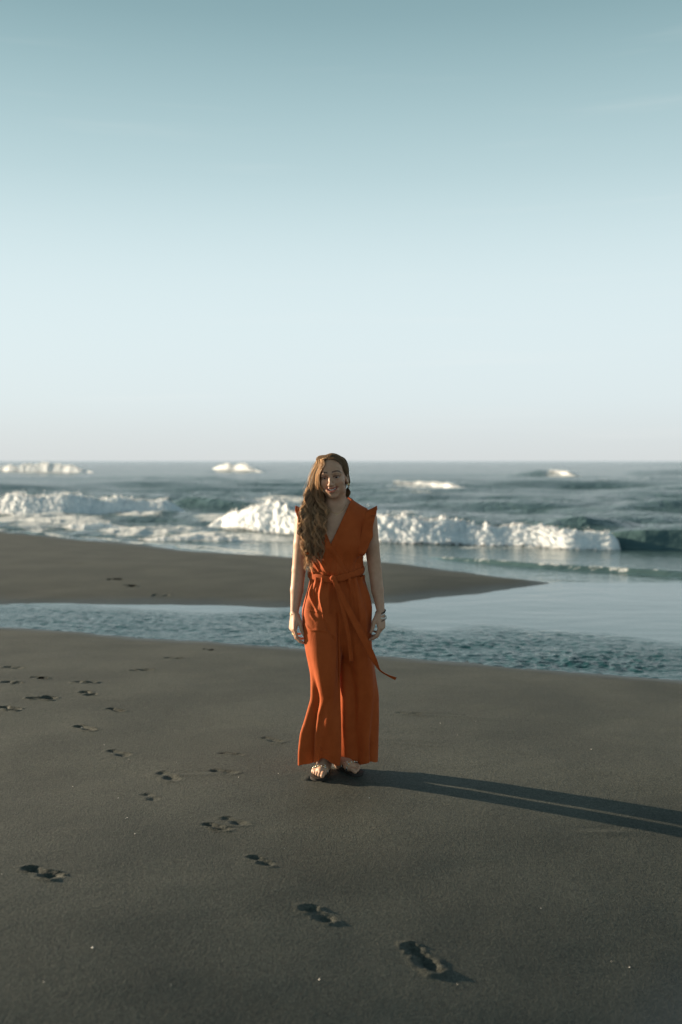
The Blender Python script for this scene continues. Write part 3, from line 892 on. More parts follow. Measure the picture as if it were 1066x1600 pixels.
person = bpy.data.objects.new('person', None)
COL.objects.link(person)
person.location = (X0, WD, 0)
person['label'] = 'smiling long-haired woman in a rust orange jumpsuit walking across the dark sand'
person['category'] = 'person'
bpy.context.view_layer.update()
INV = person.matrix_world.inverted()
def pm(name, v, f, mat, parent=None, **kw):
    o = mesh_np(name, np.asarray(v), f, mat, None, **kw)
    o.parent = parent or person
    o.matrix_parent_inverse = INV.copy() if parent is None else Matrix.Identity(4)
    return o

m_skin, t, b = new_mat('skin')
ca = attr(t, 'tint'); oc = objco(t)
nn = noise(t, 45, 4, .6, oc)
base = mixcol(t, maprange(t, nn.outputs[0], .35, .65, 0, 1), (.47, .275, .180), (.53, .320, .215))
t.links.new(mixcol(t, 1.0, base, ca.outputs['Color'], 'MULTIPLY'), b.inputs['Base Color'])
b.inputs['Roughness'].default_value = .48; b.inputs['Specular IOR Level'].default_value = .4
b.inputs['Subsurface Weight'].default_value = .12; b.inputs['Subsurface Scale'].default_value = .008
b.inputs['Subsurface Radius'].default_value = (1, .35, .2)
n5 = noise(t, 500, 2, .5, oc)
t.links.new(bump(t, n5.outputs[0], .12, .001), b.inputs['Normal'])
body = pm('body', bv, bf, m_skin, cols={'tint': tint})

def lathe_sphere(c, r, nu=20, nv=12, R=I3, rad=(1, 1, 1)):
    u = np.linspace(0, 2 * np.pi, nu, endpoint=False); v = np.linspace(0, np.pi, nv)
    U, Vv = np.meshgrid(u, v, indexing='ij')
    loc = np.stack([np.cos(U) * np.sin(Vv) * rad[0], np.cos(Vv) * rad[1], np.sin(U) * np.sin(Vv) * rad[2]], -1) * r
    return (np.asarray(c) + loc @ R).reshape(-1, 3), grid_faces(nu, nv, closed_u=True), loc.reshape(-1, 3)
def tube(pts, rad, nseg=6, closed=False, ref=None, flat=1.0):
    """tube along points; rad scalar or list"""
    pts = np.asarray(pts, float); n = len(pts)
    rad = np.broadcast_to(np.asarray(rad, float), (n,))
    tg = np.roll(pts, -1, 0) - np.roll(pts, 1, 0) if closed else np.gradient(pts, axis=0)
    tg /= np.linalg.norm(tg, axis=1, keepdims=True) + 1e-12
    ref = np.array([0, 0, 1.0]) if ref is None else np.asarray(ref, float)
    s1 = np.cross(tg, ref); bad = np.linalg.norm(s1, axis=1) < .05
    s1[bad] = np.cross(tg[bad], [1.0, 0.2, 0]); s1 /= np.linalg.norm(s1, axis=1, keepdims=True)
    s2 = np.cross(tg, s1)
    a = np.linspace(0, 2 * np.pi, nseg, endpoint=False)
    v = pts[:, None] + rad[:, None, None] * (np.cos(a)[None, :, None] * s1[:, None] * flat + np.sin(a)[None, :, None] * s2[:, None])
    return v.reshape(-1, 3), grid_faces(n, nseg, closed_u=closed, closed_v=True)
def join(parts):
    V_ = []; F_ = []; n = 0
    for v, f in parts:
        V_.append(v); F_.append(np.asarray(f) + n); n += len(v)
    return np.concatenate(V_), np.concatenate(F_)
def catmull(P_, n):
    P_ = np.asarray(P_, float); m = len(P_)
    Q = np.vstack([2 * P_[0] - P_[1], P_, 2 * P_[-1] - P_[-2]])
    u = np.linspace(0, m - 1, n); i = np.minimum(u.astype(int), m - 2); t_ = (u - i)[:, None]
    a, b_, c, d = Q[i], Q[i + 1], Q[i + 2], Q[i + 3]
    return .5 * (2 * b_ + (c - a) * t_ + (2 * a - 5 * b_ + 4 * c - d) * t_ ** 2 + (3 * b_ - a - 3 * c + d) * t_ ** 3)

m_eye, t, b = new_mat('eye')
t.links.new(attr(t, 'tint').outputs['Color'], b.inputs['Base Color']); b.inputs['Roughness'].default_value = .12
for s in (-1, 1):
    v, f, loc = lathe_sphere(hp(s * .0315, .0735, -.0015), .0118 * HS, 24, 20, HR)
    rr = np.hypot(loc[:, 0], loc[:, 2]) / (.0118 * HS)
    c = np.where((rr < .60)[:, None] & (loc[:, 1] > 0)[:, None], np.array([[.035, .018, .012]]), np.array([[.30, .27, .25]]))
    c[(rr < .2) & (loc[:, 1] > 0)] = .005
    pm('eye', v, f, m_eye, body, cols={'tint': c})
    # upper eyelid
m_teeth = plain('teeth', (.78, .75, .70), .25)
uu = np.linspace(-1, 1, 15)
top = np.array([hp(q * .0225, .0862 - .012 * q * q, -.0622 + .008 * q * q) for q in uu]); bot = np.array([hp(q * .0225, .0855 - .012 * q * q, -.0700 + .0125 * q * q) for q in uu])
inn = np.array([hp(q * .0225, .078 - .011 * q * q, -.066 + .007 * q * q) for q in uu])
pm('teeth', np.stack([top, bot, inn], 1).reshape(-1, 3), grid_faces(15, 3, closed_v=True), m_teeth, body)

# ---- jumpsuit
m_cloth, t, b = new_mat('rust_crepe')
oc = objco(t)
nn = noise(t, 18, 4, .6, oc); nf = noise(t, 420, 2, .6, oc)
cc = mixcol(t, maprange(t, nn.outputs[0], .35, .65, 0, 1), (.43, .084, .017), (.48, .099, .021))
t.links.new(cc, b.inputs['Base Color'])
b.inputs['Roughness'].default_value = .75; b.inputs['Specular IOR Level'].default_value = .2
b.inputs['Sheen Weight'].default_value = .08; b.inputs['Sheen Roughness'].default_value = .4
mpc = N(t, 'ShaderNodeMapping'); mpc.inputs['Scale'].default_value = (1, 1, .3); mpc.inputs['Rotation'].default_value = (.1, .25, 0); t.links.new(oc, mpc.inputs[0])
nw_ = noise(t, 38, 4, .6, mpc.outputs[0])
nb_ = bump(t, nf.outputs[0], .22, .0015, bump(t, nw_.outputs[0], .38, .006, bump(t, nn.outputs[0], .25, .006)))
t.links.new(nb_, b.inputs['Normal'])
tr = N(t, 'ShaderNodeBsdfTranslucent'); t.links.new(cc, tr.inputs['Color']); t.links.new(nb_, tr.inputs['Normal'])
mx = N(t, 'ShaderNodeMixShader'); mx.inputs[0].default_value = .14
t.links.new(b.outputs[0], mx.inputs[1]); t.links.new(tr.outputs[0], mx.inputs[2])
t.links.new(mx.outputs[0], t.nodes['Material Output'].inputs[0])

ZW = zpy(903)                                               # waist seam
xsc = np.arange(-.235, .225, .0032); ysc = np.arange(WD - .21, WD + .24, .0036); zsc = spaced([(.02, .98, .0042), (.98, ZW + .02, .0032)])
C = Field(xsc, ysc, zsc)
# rows: pixel row, a(px, f, r), b(px, f, r)
RL = [(895, 509, .012, .073, 509, -.02, .073), (905, 509, .014, .074, 509, -.02, .074), (930, 507, .014, .088, 507, -.03, .086), (955, 504, .012, .103, 504, -.02, .100), (985, 504, .030, .101, 502, -.01, .095),
      (1020, 506, .048, .090, 501, .0, .076), (1055, 509, .064, .067, 504, .022, .062), (1092, 515, .042, .049, 501, .020, .046), (1110, 516, .038, .048, 492, .008, .034),
      (1127, 516, .034, .050, 485, -.004, .028), (1146, 517, .024, .048, 477, -.010, .022), (1175, 517, .004, .046, 472, -.025, .016), (1208, 515, -.022, .042, 470, -.045, .012)]
LL = [(895, 545, .012, .072, 545, -.02, .072), (905, 545, .014, .073, 545, -.02, .073), (921, 549, .004, .084, 549, -.02, .082), (948, 551, .004, .095, 551, -.03, .092), (1004, 553, -.005, .092, 552, -.04, .085), (1041, 562, -.038, .077, 550, -.050, .070),
      (1086, 577, -.052, .049, 542, -.054, .049), (1154, 580, -.084, .039, 536, -.088, .040), (1208, 582, -.102, .035, 535, -.106, .036)]
xg, yg, zg = C.co((slice(None),) * 3)
def leg_field(rows, seed, folds):
    R_ = np.array(rows, float)
    zr = np.array([zpy(r[0], r[2]) for r in rows])[::-1]
    def ip(col):
        q = np.interp(np.arange(-.2, 1.4, .004), zr, R_[::-1, col]); kz = np.exp(-(np.arange(-10, 11) / 4.5) ** 2); kz /= kz.sum()
        q = np.convolve(np.pad(q, 10, 'edge'), kz, 'valid')
        return np.interp(zg.ravel(), np.arange(-.2, 1.4, .004), q).astype(np.float32)[None, None, :]
    def xw(pc): return ((pc - 533) * WD / FPX).astype(np.float32)
    ax2, af, ra, bx2, bf2, rb = xw(ip(1)), ip(2), ip(3), xw(ip(4)), ip(5), ip(6)
    fg = WD - yg
    dx = bx2 - ax2; df = bf2 - af; L2 = dx * dx + df * df + 1e-6
    t_ = np.clip(((xg - ax2) * dx + (fg - af) * df) / L2, 0, 1)
    d = np.sqrt((xg - ax2 - t_ * dx) ** 2 + (fg - af - t_ * df) ** 2) - (ra + (rb - ra) * t_)
    th = np.arctan2(fg - .5 * (af + bf2), xg - .5 * (ax2 + bx2))
    d = d - folds(th, zg, seed)
    return d
def folds(th, z, seed):
    zt = ZW - z
    g = np.exp(-zt / .07) *   .0085 * np.cos(th * 11 + 2.2 * np.sin(th * 3 + seed)) + np.exp(-((zt - .10) / .09) ** 2) *   .0085 * np.cos(th * 7 + seed * 1.3 + 5 * zt)
    lw = sstep(.15, .75, zt)
    h = lw * (.0060 * np.sin(th * 4 + seed + 1.5 * zt) + .0045 * np.sin(th * 7 + seed * 2.1 - 2.5 * zt)) + sstep(.45, .95, zt) * .009 * np.sin(th * 5 + seed * 3 + 3 * zt)
    return (g + h).astype(np.float32)
dR = leg_field(RL, 1.0, folds); dL = leg_field(LL, 2.4, folds)
kk = np.interp(zg.ravel(), [zpy(1030), zpy(990), zpy(940)], [.004, .02, .055]).astype(np.float32)[None, None, :]
h_ = np.maximum(kk - np.abs(dR - dL), 0) / kk
C.F = (np.minimum(dR, dL) - h_ * h_ * kk * .25).astype(np.float32)
del dR, dL, h_
# pulled folds on the front, ridges along pixel paths
RIDGE = [([(489, 908), (484, 925), (490, 938), (497, 952)], .0050, .010), ([(503, 908), (500, 928), (504, 945), (507, 962)], .0048, .010), ([(496, 908), (492, 922), (495, 935)], .004, -.006),
         ([(479, 948), (490, 950), (499, 951)], .004, .006), ([(478, 971), (486, 978), (497, 978), (512, 980), (524, 990)], .005, .006), ([(486, 956), (493, 964)], .004, .006),
         ([(508, 965), (518, 985), (526, 1002)], .006, -.007), ([(512, 910), (514, 930), (515, 950)], .005, .005),
         ([(527, 955), (528, 985), (528, 1040), (529, 1090)], .005, -.010), ([(540, 908), (543, 930), (545, 960), (547, 1000)], .006, .005), ([(553, 905), (559, 930), (563, 965)], .006, .006), ([(548, 905), (551, 930), (553, 950)], .004, -.005),
         ([(560, 905), (568, 935), (572, 980), (575, 1040)], .007, .005), ([(575, 1080), (573, 1130), (577, 1190)], .008, -.007), ([(583, 1060), (585, 1130), (585, 1190)], .007, .006),
         ([(560, 1060), (558, 1130), (556, 1195)], .010, .006), ([(545, 1080), (543, 1140), (540, 1195)], .008, -.006),
         ([(496, 1160), (503, 1168), (515, 1172)], .004, .005), ([(496, 1174), (505, 1179), (518, 1178)], .004, .006), ([(495, 1186), (508, 1190)], .004, -.004),
         ([(506, 1055), (509, 1080), (503, 1100), (492, 1118), (478, 1135)], .012, .004), ([(490, 1140), (482, 1165), (478, 1196)], .006, .006)]
for path, wdt, amp in RIDGE:
    q = catmull([P(px, py)[[0, 2]] for px, py in path], 4 * len(path))
    lo = q.min(0) - 3 * wdt; hi = q.max(0) + 3 * wdt
    i0, i1 = np.searchsorted(xsc, [lo[0], hi[0]]); k0, k1 = np.searchsorted(zsc, [lo[1], hi[1]])
    gx, gz = np.meshgrid(xsc[i0:i1], zsc[k0:k1], indexing='ij')
    dm = np.full(gx.shape, 9.0); tm = np.zeros(gx.shape)
    for j in range(len(q) - 1):
        e = q[j + 1] - q[j]; tq = np.clip(((gx - q[j, 0]) * e[0] + (gz - q[j, 1]) * e[1]) / (e @ e), 0, 1)
        d = np.hypot(gx - q[j, 0] - tq * e[0], gz - q[j, 1] - tq * e[1])
        m = d < dm; dm[m] = d[m]; tm[m] = ((j + tq) / (len(q) - 1))[m]
    w_ = amp * np.exp(-(dm / wdt) ** 2) * np.sin(np.clip(tm * .9 + .05, 0, 1) * np.pi) ** .5
    front = sstep(.02, .05, WD - ysc)[None, :, None]
    C.F[i0:i1, :, k0:k1] -= (w_[:, None, :] * front).astype(np.float32)
cv, cf = C.nets()
cv = smooth_mesh(cv, cf, 1, .3)
# open at the hem and waist
hemz = lambda v: np.interp(v[:, 0], [P(466, 0)[0], P(503, 0)[0], P(530, 0)[0], P(560, 0)[0], P(593, 0)[0]], [.046, .090, .058, .034, .044]) + .006 * np.sin(v[:, 0] * 55) + .10 * np.clip(WD - .02 - v[:, 1], 0, .1) * (v[:, 0] < -.03) + .004 * np.sin(v[:, 1] * 60)
def cut(v, f, g):
    """drop faces where g < 0 everywhere, snap the rest of the border vertically"""
    keep = (g[f] > 0).any(1)
    return keep
g = cv[:, 2] - hemz(cv)
keep = cut(cv, cf, g)
below = g < 0
cv[below, 2] = (cv[:, 2] - g)[below]
keep &= (cv[cf, 2].min(1) < ZW + .012)
used, f2 = submesh(cv, cf, keep)
trv, trf = cv[used], f2

# bodice: the torso, loosely wrapped
D = Field(np.arange(-.215, .165, .0028), np.arange(WD - .16, WD + .14, .0030), np.arange(ZW - .01, 1.42, .0030))
torso(D)
gx, gy, gz = D.co((slice(None),) * 3)
th = np.arctan2(WD - gy, gx - X0)
zt = gz - ZW
off = .010 + .010 * np.exp(-((zt - .035) / .03) ** 2) - .004 * np.exp(-(zt / .02) ** 2)
fold = np.exp(-zt / .06) * .0055 * np.cos(th * 17 + 2 * np.sin(th * 4)) + .0035 * np.exp(-((zt - .12) / .10) ** 2) * np.sin(th * 9 + zt * 16) + .002 * np.sin(th * 5 + zt * 30)
fold = fold * sstep(.33, .12, zt)
# wrap-over edge: the panel on the image left lies on top
xa, za = P(517, 851, .1)[[0, 2]]; xb, zb = P(545, 897, .1)[[0, 2]]
side = ((gx - xa) * (zb - za) - (gz - za) * (xb - xa)) / math.hypot(xb - xa, zb - za)
over = .006 * sstep(-.002, .002, side) * (gz < za + .02) * sstep(.02, .05, WD - gy)
D.F = (D.F - off - fold - over).astype(np.float32)
# diagonal drag folds from the bust to the waist on the lit side
for path, wdt, amp in [([(482, 868), (490, 880), (498, 892)], .004, .007), ([(486, 862), (497, 874), (508, 890), (512, 897)], .0045, .007), ([(480, 876), (486, 888), (490, 897)], .004, .006), ([(500, 860), (508, 876), (516, 894)], .004, .004),
                       ([(512, 858), (525, 876), (538, 894)], .004, -.003), ([(552, 870), (550, 885), (548, 896)], .005, .004), ([(562, 868), (559, 882), (557, 895)], .005, .004), ([(535, 862), (540, 880), (541, 896)], .005, .003)]:
    q = catmull([P(px, py, .08)[[0, 2]] for px, py in path], 4 * len(path))
    GX, GZ = np.meshgrid(D.ax[0], D.ax[2], indexing='ij'); dm = np.full(GX.shape, 9.0)
    for j in range(len(q) - 1):
        e = q[j + 1] - q[j]; tq = np.clip(((GX - q[j, 0]) * e[0] + (GZ - q[j, 1]) * e[1]) / (e @ e), 0, 1)
        dm = np.minimum(dm, np.hypot(GX - q[j, 0] - tq * e[0], GZ - q[j, 1] - tq * e[1]))
    D.F -= (amp * np.exp(-(dm / wdt) ** 2)[:, None, :] * sstep(.02, .05, WD - D.ax[1])[None, :, None]).astype(np.float32)
dv, df_ = D.nets()
dv = smooth_mesh(dv, df_, 1, .3)
# openings: neck V, arm holes
vx, vz = P(517, 852, .1)[[0, 2]]
nl = P(493, 790, 0); nr = P(546.5, 787, 0)
front = dv[:, 1] < WD + .012
slope = np.where(dv[:, 0] < vx, (nl[0] - vx) / (nl[2] - vz), (nr[0] - vx) / (nr[2] - vz))
gV = np.where(dv[:, 0] < vx, (vx + slope * (dv[:, 2] - vz)) - dv[:, 0], dv[:, 0] - (vx + slope * (dv[:, 2] - vz)))
gV = np.where(dv[:, 2] < vz, .05, gV)
gB = np.maximum(np.abs(dv[:, 0] - X0 + .012) - .070, 1.365 - dv[:, 2])      # neck at the back
gN = np.where(front, gV, gB)
AL = P(475.5, 0)[0]; AR = P(574.5, 0)[0]
def arm_x(z, side):
    q = np.interp(z, [zpy(868), zpy(845), zpy(812)], [565.5, 570, 575])
    q = q if side > 0 else 1051 - q
    return (q - 533) * WD / FPX
zb_ = np.maximum(dv[:, 2], zpy(868))
gA = np.where(dv[:, 2] < zpy(868), .05, np.minimum(dv[:, 0] - arm_x(zb_, -1), arm_x(zb_, 1) - dv[:, 0]))
keep = ((gN[df_] > 0).any(1)) & ((gA[df_] > 0).any(1)) & (dv[df_, 2].max(1) > ZW - .006)
mv = front & (gN < 0) & (gN > -.006)
dv[mv, 0] += np.where(dv[mv, 0] < vx, gN[mv], -gN[mv])
mv = (gA < 0) & (gA > -.006)
dv[mv, 0] += np.where(dv[mv, 0] < X0, -gA[mv], gA[mv])
used, f2 = submesh(dv, df_, keep)
bov, bof = dv[used], f2
jv, jf = join([(trv, trf), (bov, bof)])
jumpsuit = pm('jumpsuit', jv, jf, m_cloth)
sol = jumpsuit.modifiers.new('thickness', 'SOLIDIFY'); sol.thickness = .0014; sol.offset = 0

def dsample(p):
    """distance to the bodice surface field"""
    i = [np.clip(np.interp(p[:, k], D.ax[k], np.arange(len(D.ax[k]))), 0, len(D.ax[k]) - 1.001) for k in range(3)]
    i0 = [a.astype(int) for a in i]; r = 0
    for c in range(8):
        w = 1; ii = []
        for k in range(3):
            bit = (c >> k) & 1; fr = i[k] - i0[k]; w = w * (fr if bit else 1 - fr); ii.append(i0[k] + bit)
        r = r + w * D.F[tuple(ii)]
    return r
def push(p, off, F=dsample, axis=1, sign=-1):
    """move points along the axis until they stand off the surface by off"""
    p = p.copy()
    for _ in range(14):
        d = F(p); m = d < off
        p[m, axis] += sign * (off - d[m]) * .9
    return p
# neckline facing: thin rolled edge
for (p0, p1) in ((nr, np.array([vx, 0, vz])), (nl, np.array([vx, 0, vz]))):
    q = np.linspace(0, 1, 40)[:, None]; pts = np.hstack([p0[0] + (p1[0] - p0[0]) * q, np.full((40, 1), WD - .16), p0[2] + (p1[2] - p0[2]) * q])
    for i in range(40):                                       # march in from the front
        y = WD - .155
        while y < WD + .05 and dsample(np.array([[pts[i, 0], y, pts[i, 2]]]))[0] > 0: y += .0015
        pts[i, 1] = y
    v, f = tube(pts, .0030, 6)
    pm('neckline_edge', v, f, m_cloth, jumpsuit)

# flutter sleeves: gathered strips along the arm holes
def ruffle(side):
    nw = 14
    fr = []; bk = []
    for (px, py) in ((558, 868), (560, 858), (563, 840), (566.5, 820), (570, 806), (572.5, 798)):
        px = px if side > 0 else 1051 - px
        x, _, z = P(px, py, .04)
        ycol = np.arange(WD - .155, WD + .135, .0015)
        dd = dsample(np.stack([np.full(len(ycol), x), ycol, np.full(len(ycol), z)], 1))
        ins = np.where(dd < 0)[0]
        y0, y1 = (ycol[ins[0]], ycol[ins[-1]]) if len(ins) else (WD + .0, WD + .04)
        fr.append((x, y0 - .001, z)); bk.append((x, y1 + .001, z))
    seam = catmull(np.array(fr + bk[::-1]), 170)
    for _ in range(6): seam[1:-1] = .5 * seam[1:-1] + .25 * (seam[2:] + seam[:-2])
    n = len(seam); q = np.linspace(0, 1, n)
    mid_ = np.array([0, seam[:, 1].mean(), seam[:, 2].min() + .06])
    rv = seam - mid_; ang = np.arctan2(rv[:, 2], -rv[:, 1])
    wid = np.interp(q, [0, .08, .2, .42, .6, .85, 1], [.018, .048, .060, .056, .056, .050, .02])
    rad = np.stack([np.zeros(n), -np.cos(ang), np.sin(ang)], 1)
    seam = seam - rad * .002
    upn = np.clip(np.sin(ang), 0, 1)
    outd = np.array([side, 0, 0])[None] * (.85 - .10 * upn)[:, None] + rad * (.45 - .36 * upn)[:, None]
    outd /= np.linalg.norm(outd, axis=1, keepdims=True)
    tg = np.gradient(seam, axis=0); tg /= np.linalg.norm(tg, axis=1, keepdims=True)
    nr_ = np.cross(tg, outd)
    vv = np.linspace(0, 1, nw)
    ph = q * 2 * np.pi * 6.5 + 1.2 * np.sin(q * 9 + side)
    wave = np.sin(ph)[:, None] * vv[None] ** 1.1 * .0120 + .004 * np.sin(2.3 * ph + 1)[:, None] * vv[None] ** 2
    curl = .004 * vv[None] ** 2 * upn[:, None]
    pts = seam[:, None] + outd[:, None] * (wid[:, None, None] * vv[None, :, None]) + nr_[:, None] * wave[..., None] + rad[:, None] * curl[..., None] + tg[:, None] * (.004 * np.cos(ph)[:, None, None] * vv[None, :, None])
    return pts.reshape(-1, 3), grid_faces(n, nw)
for s in (1, -1):
    v, f = ruffle(s)
    o = pm('flutter_sleeve', v, f, m_cloth, jumpsuit)
    md = o.modifiers.new('thickness', 'SOLIDIFY'); md.thickness = .0012

# belt, knot, ties
def csample(p):
    i = [np.clip(np.interp(p[:, k], C.ax[k], np.arange(len(C.ax[k]))), 0, len(C.ax[k]) - 1.001) for k in range(3)]
    i0 = [a.astype(int) for a in i]; r = 0
    for c in range(8):
        w = 1; ii = []
        for k in range(3):
            bit = (c >> k) & 1; fr = i[k] - i0[k]; w = w * (fr if bit else 1 - fr); ii.append(i0[k] + bit)
        r = r + w * C.F[tuple(ii)]
    return r
nb2 = 220
th = np.linspace(0, 2 * np.pi, nb2, endpoint=False)
bx = np.cos(th); by = np.sin(th)
rows = []
for k, u in enumerate(np.linspace(-1, 1, 7)):
    pxr = 525.5 + 42 * bx
    zc_ = np.interp(pxr, [484, 505, 520, 545, 568], [zpy(897.5), zpy(900.5), zpy(903), zpy(896), zpy(889.5)])
    zc_ = np.where(by > 0, zc_, zpy(897.5) + (zpy(889.5) - zpy(897.5)) * (bx + 1) / 2)
    r = .142 - .0015 * u * u
    rows.append(np.stack([X0 + r * bx * 1.0, WD + .002 - .107 * by * (1 - .01 * u * u), zc_ + u * .0165 + .0012 * np.sin(th * 9 + u)], 1))
bvv = np.stack(rows, 1)
belt = pm('belt', bvv.reshape(-1, 3), grid_faces(nb2, 7, closed_u=True)[:, ::-1], m_cloth, jumpsuit)
md = belt.modifiers.new('thickness', 'SOLIDIFY'); md.thickness = .003
kc = P(521, 904, .112)
v, f, loc = lathe_sphere(kc, 1.0, 22, 16, I3, (.016, .011, .0165))
v = v + .0025 * np.stack([perlin2(loc[:, 0] * 90, loc[:, 2] * 90, 3), perlin2(loc[:, 0] * 80, loc[:, 2] * 80, 5), perlin2(loc[:, 2] * 90, loc[:, 1] * 90, 7)], 1)
pm('belt_knot', v, f, m_cloth, jumpsuit)
def ribbon(path, width, twist, n=60, nw=6):
    q = catmull([P(*p) for p in path], n)
    tg = np.gradient(q, axis=0); tg /= np.linalg.norm(tg, axis=1, keepdims=True)
    s1 = np.cross(tg, [0, -1.0, 0]); s1 /= np.linalg.norm(s1, axis=1, keepdims=True); s2 = np.cross(tg, s1)
    tw = np.interp(np.linspace(0, 1, n), np.linspace(0, 1, len(twist)), twist)
    sd = s1 * np.cos(tw)[:, None] + s2 * np.sin(tw)[:, None]; nrm = np.cross(sd, tg)
    u = np.linspace(-1, 1, nw)
    w = np.interp(np.linspace(0, 1, n), np.linspace(0, 1, len(width)), width)
    v = q[:, None] + sd[:, None] * (u[None, :, None] * w[:, None, None]) + nrm[:, None] * (.003 * (u ** 2)[None, :, None])
    return v.reshape(-1, 3), grid_faces(n, nw)
for path, wd_, tw in (([(522, 905, .118), (530, 922, .122), (541, 945, .126), (555, 972, .122), (571, 1003, .112), (585, 1030, .10), (594, 1046, .09), (606, 1054, .085), (619, 1060, .085)], [.010, .014, .016, .017, .018, .016, .010, .009, .010], [0, .1, .15, .1, 0, .5, 1.1, 1.0, .6]),
                      ([(524, 908, .114), (531, 935, .124), (539, 965, .120), (546, 1000, .103), (549, 1034, .075)], [.006, .009, .010, .011, .011], [0, -.2, .1, .2, .0])):
    v, f = ribbon(path, wd_, tw)
    o = pm('belt_tie', v, f, m_cloth, jumpsuit)
    md = o.modifiers.new('thickness', 'SOLIDIFY'); md.thickness = .0018
# thread loops that hold the belt
for sx, pts in ((1, [(563, 886, .02), (568, 884, .015), (570, 890, .012), (567, 897, .02)]), (-1, [(485, 893, .02), (482, 890, .015), (481, 899, .012), (484, 905, .02)])):
    v, f = tube(catmull([P(*p) for p in pts], 20), .0014, 5); pm('belt_loop', v, f, m_cloth, jumpsuit)

# ---- jewellery and sandals
m_gold = plain('gold', (.85, .62, .30), .22, 1.0); m_silver = plain('silver', (.80, .79, .76), .2, 1.0); m_dark = plain('dark_leather', (.03, .025, .022), .5); m_cream = plain('cream_beads', (.72, .68, .6), .35)
def ring(c, ax_dir, r, thick, mat, name, parent=None, ell=1.0, flat=1.0):
    a = np.asarray(ax_dir, float); a /= np.linalg.norm(a)
    s1 = np.cross(a, [0, 1, 0.1]); s1 /= np.linalg.norm(s1); s2 = np.cross(a, s1)
    t_ = np.linspace(0, 2 * np.pi, 40, endpoint=False)
    pts = np.asarray(c) + r * (np.cos(t_)[:, None] * s1 * ell + np.sin(t_)[:, None] * s2)
    v, f = tube(pts, thick, 6, closed=True, ref=a, flat=flat)
    return pm(name, v, f, mat, parent)
ring(P(460.2, 958.5, .027), (.1, -.15, 1), .0235, .0016, m_gold, 'bracelet')
ring(P(594.8, 955.5, .026), (-.28, -.25, 1), .0265, .0022, m_dark, 'bracelet')
ring(P(594.6, 958, .028), (-.45, -.35, 1), .0275, .0026, m_silver, 'bracelet')
ring(P(595.2, 962.5, .030), (.22, -.25, 1), .0285, .0036, m_cream, 'bracelet')
ring(P(595.2, 967, .034), (-.30, -.30, 1), .0290, .0018, m_dark, 'bracelet')
for key in (('R', 1, 0), ('R', 2, 0), ('L', 1, 0), ('L', 3, 0)):
    c, d, r = RINGS[key]; ring(c, d, r + .0012, .0016, m_silver if key[0] == 'L' else m_gold, 'finger_ring')
# earring: small pearl drop at the uncovered ear
ec = hp(.076, -.008, -.050)
ear = pm('earring', *lathe_sphere(ec, .0062, 14, 10, I3)[:2], m_gold)
pm('pearl', *lathe_sphere(hp(.078, -.006, -.062), .0052, 14, 10, I3)[:2], m_cream, ear)
# necklace lying on the chest
def bsample_front(px, z):
    y = WD - .15
    i = np.searchsorted(xsb, px); k = np.searchsorted(zsb, z)
    colm = B.F[i, :, k]; j = np.argmax(colm < 0)
    return ysb[j] if colm.min() < 0 else WD
npx = catmull([P(506, 788)[[0, 2]], P(516, 797)[[0, 2]], P(526, 801.5)[[0, 2]], P(535, 797)[[0, 2]], P(541, 788)[[0, 2]]], 44)
pts = np.array([[x, bsample_front(x, z) - .0015, z] for x, z in npx])
pts[:, 1] = np.convolve(np.pad(pts[:, 1], 2, 'edge'), np.ones(5) / 5, 'valid') - .001
v, f = tube(pts, .0009, 5)
neck = pm('necklace', v, f, m_gold)
pm('pendant', *lathe_sphere(pts[22] + np.array([0, -.001, -.006]), 1, 12, 8, I3, (.0035, .0016, .0045))[:2], m_gold, neck)

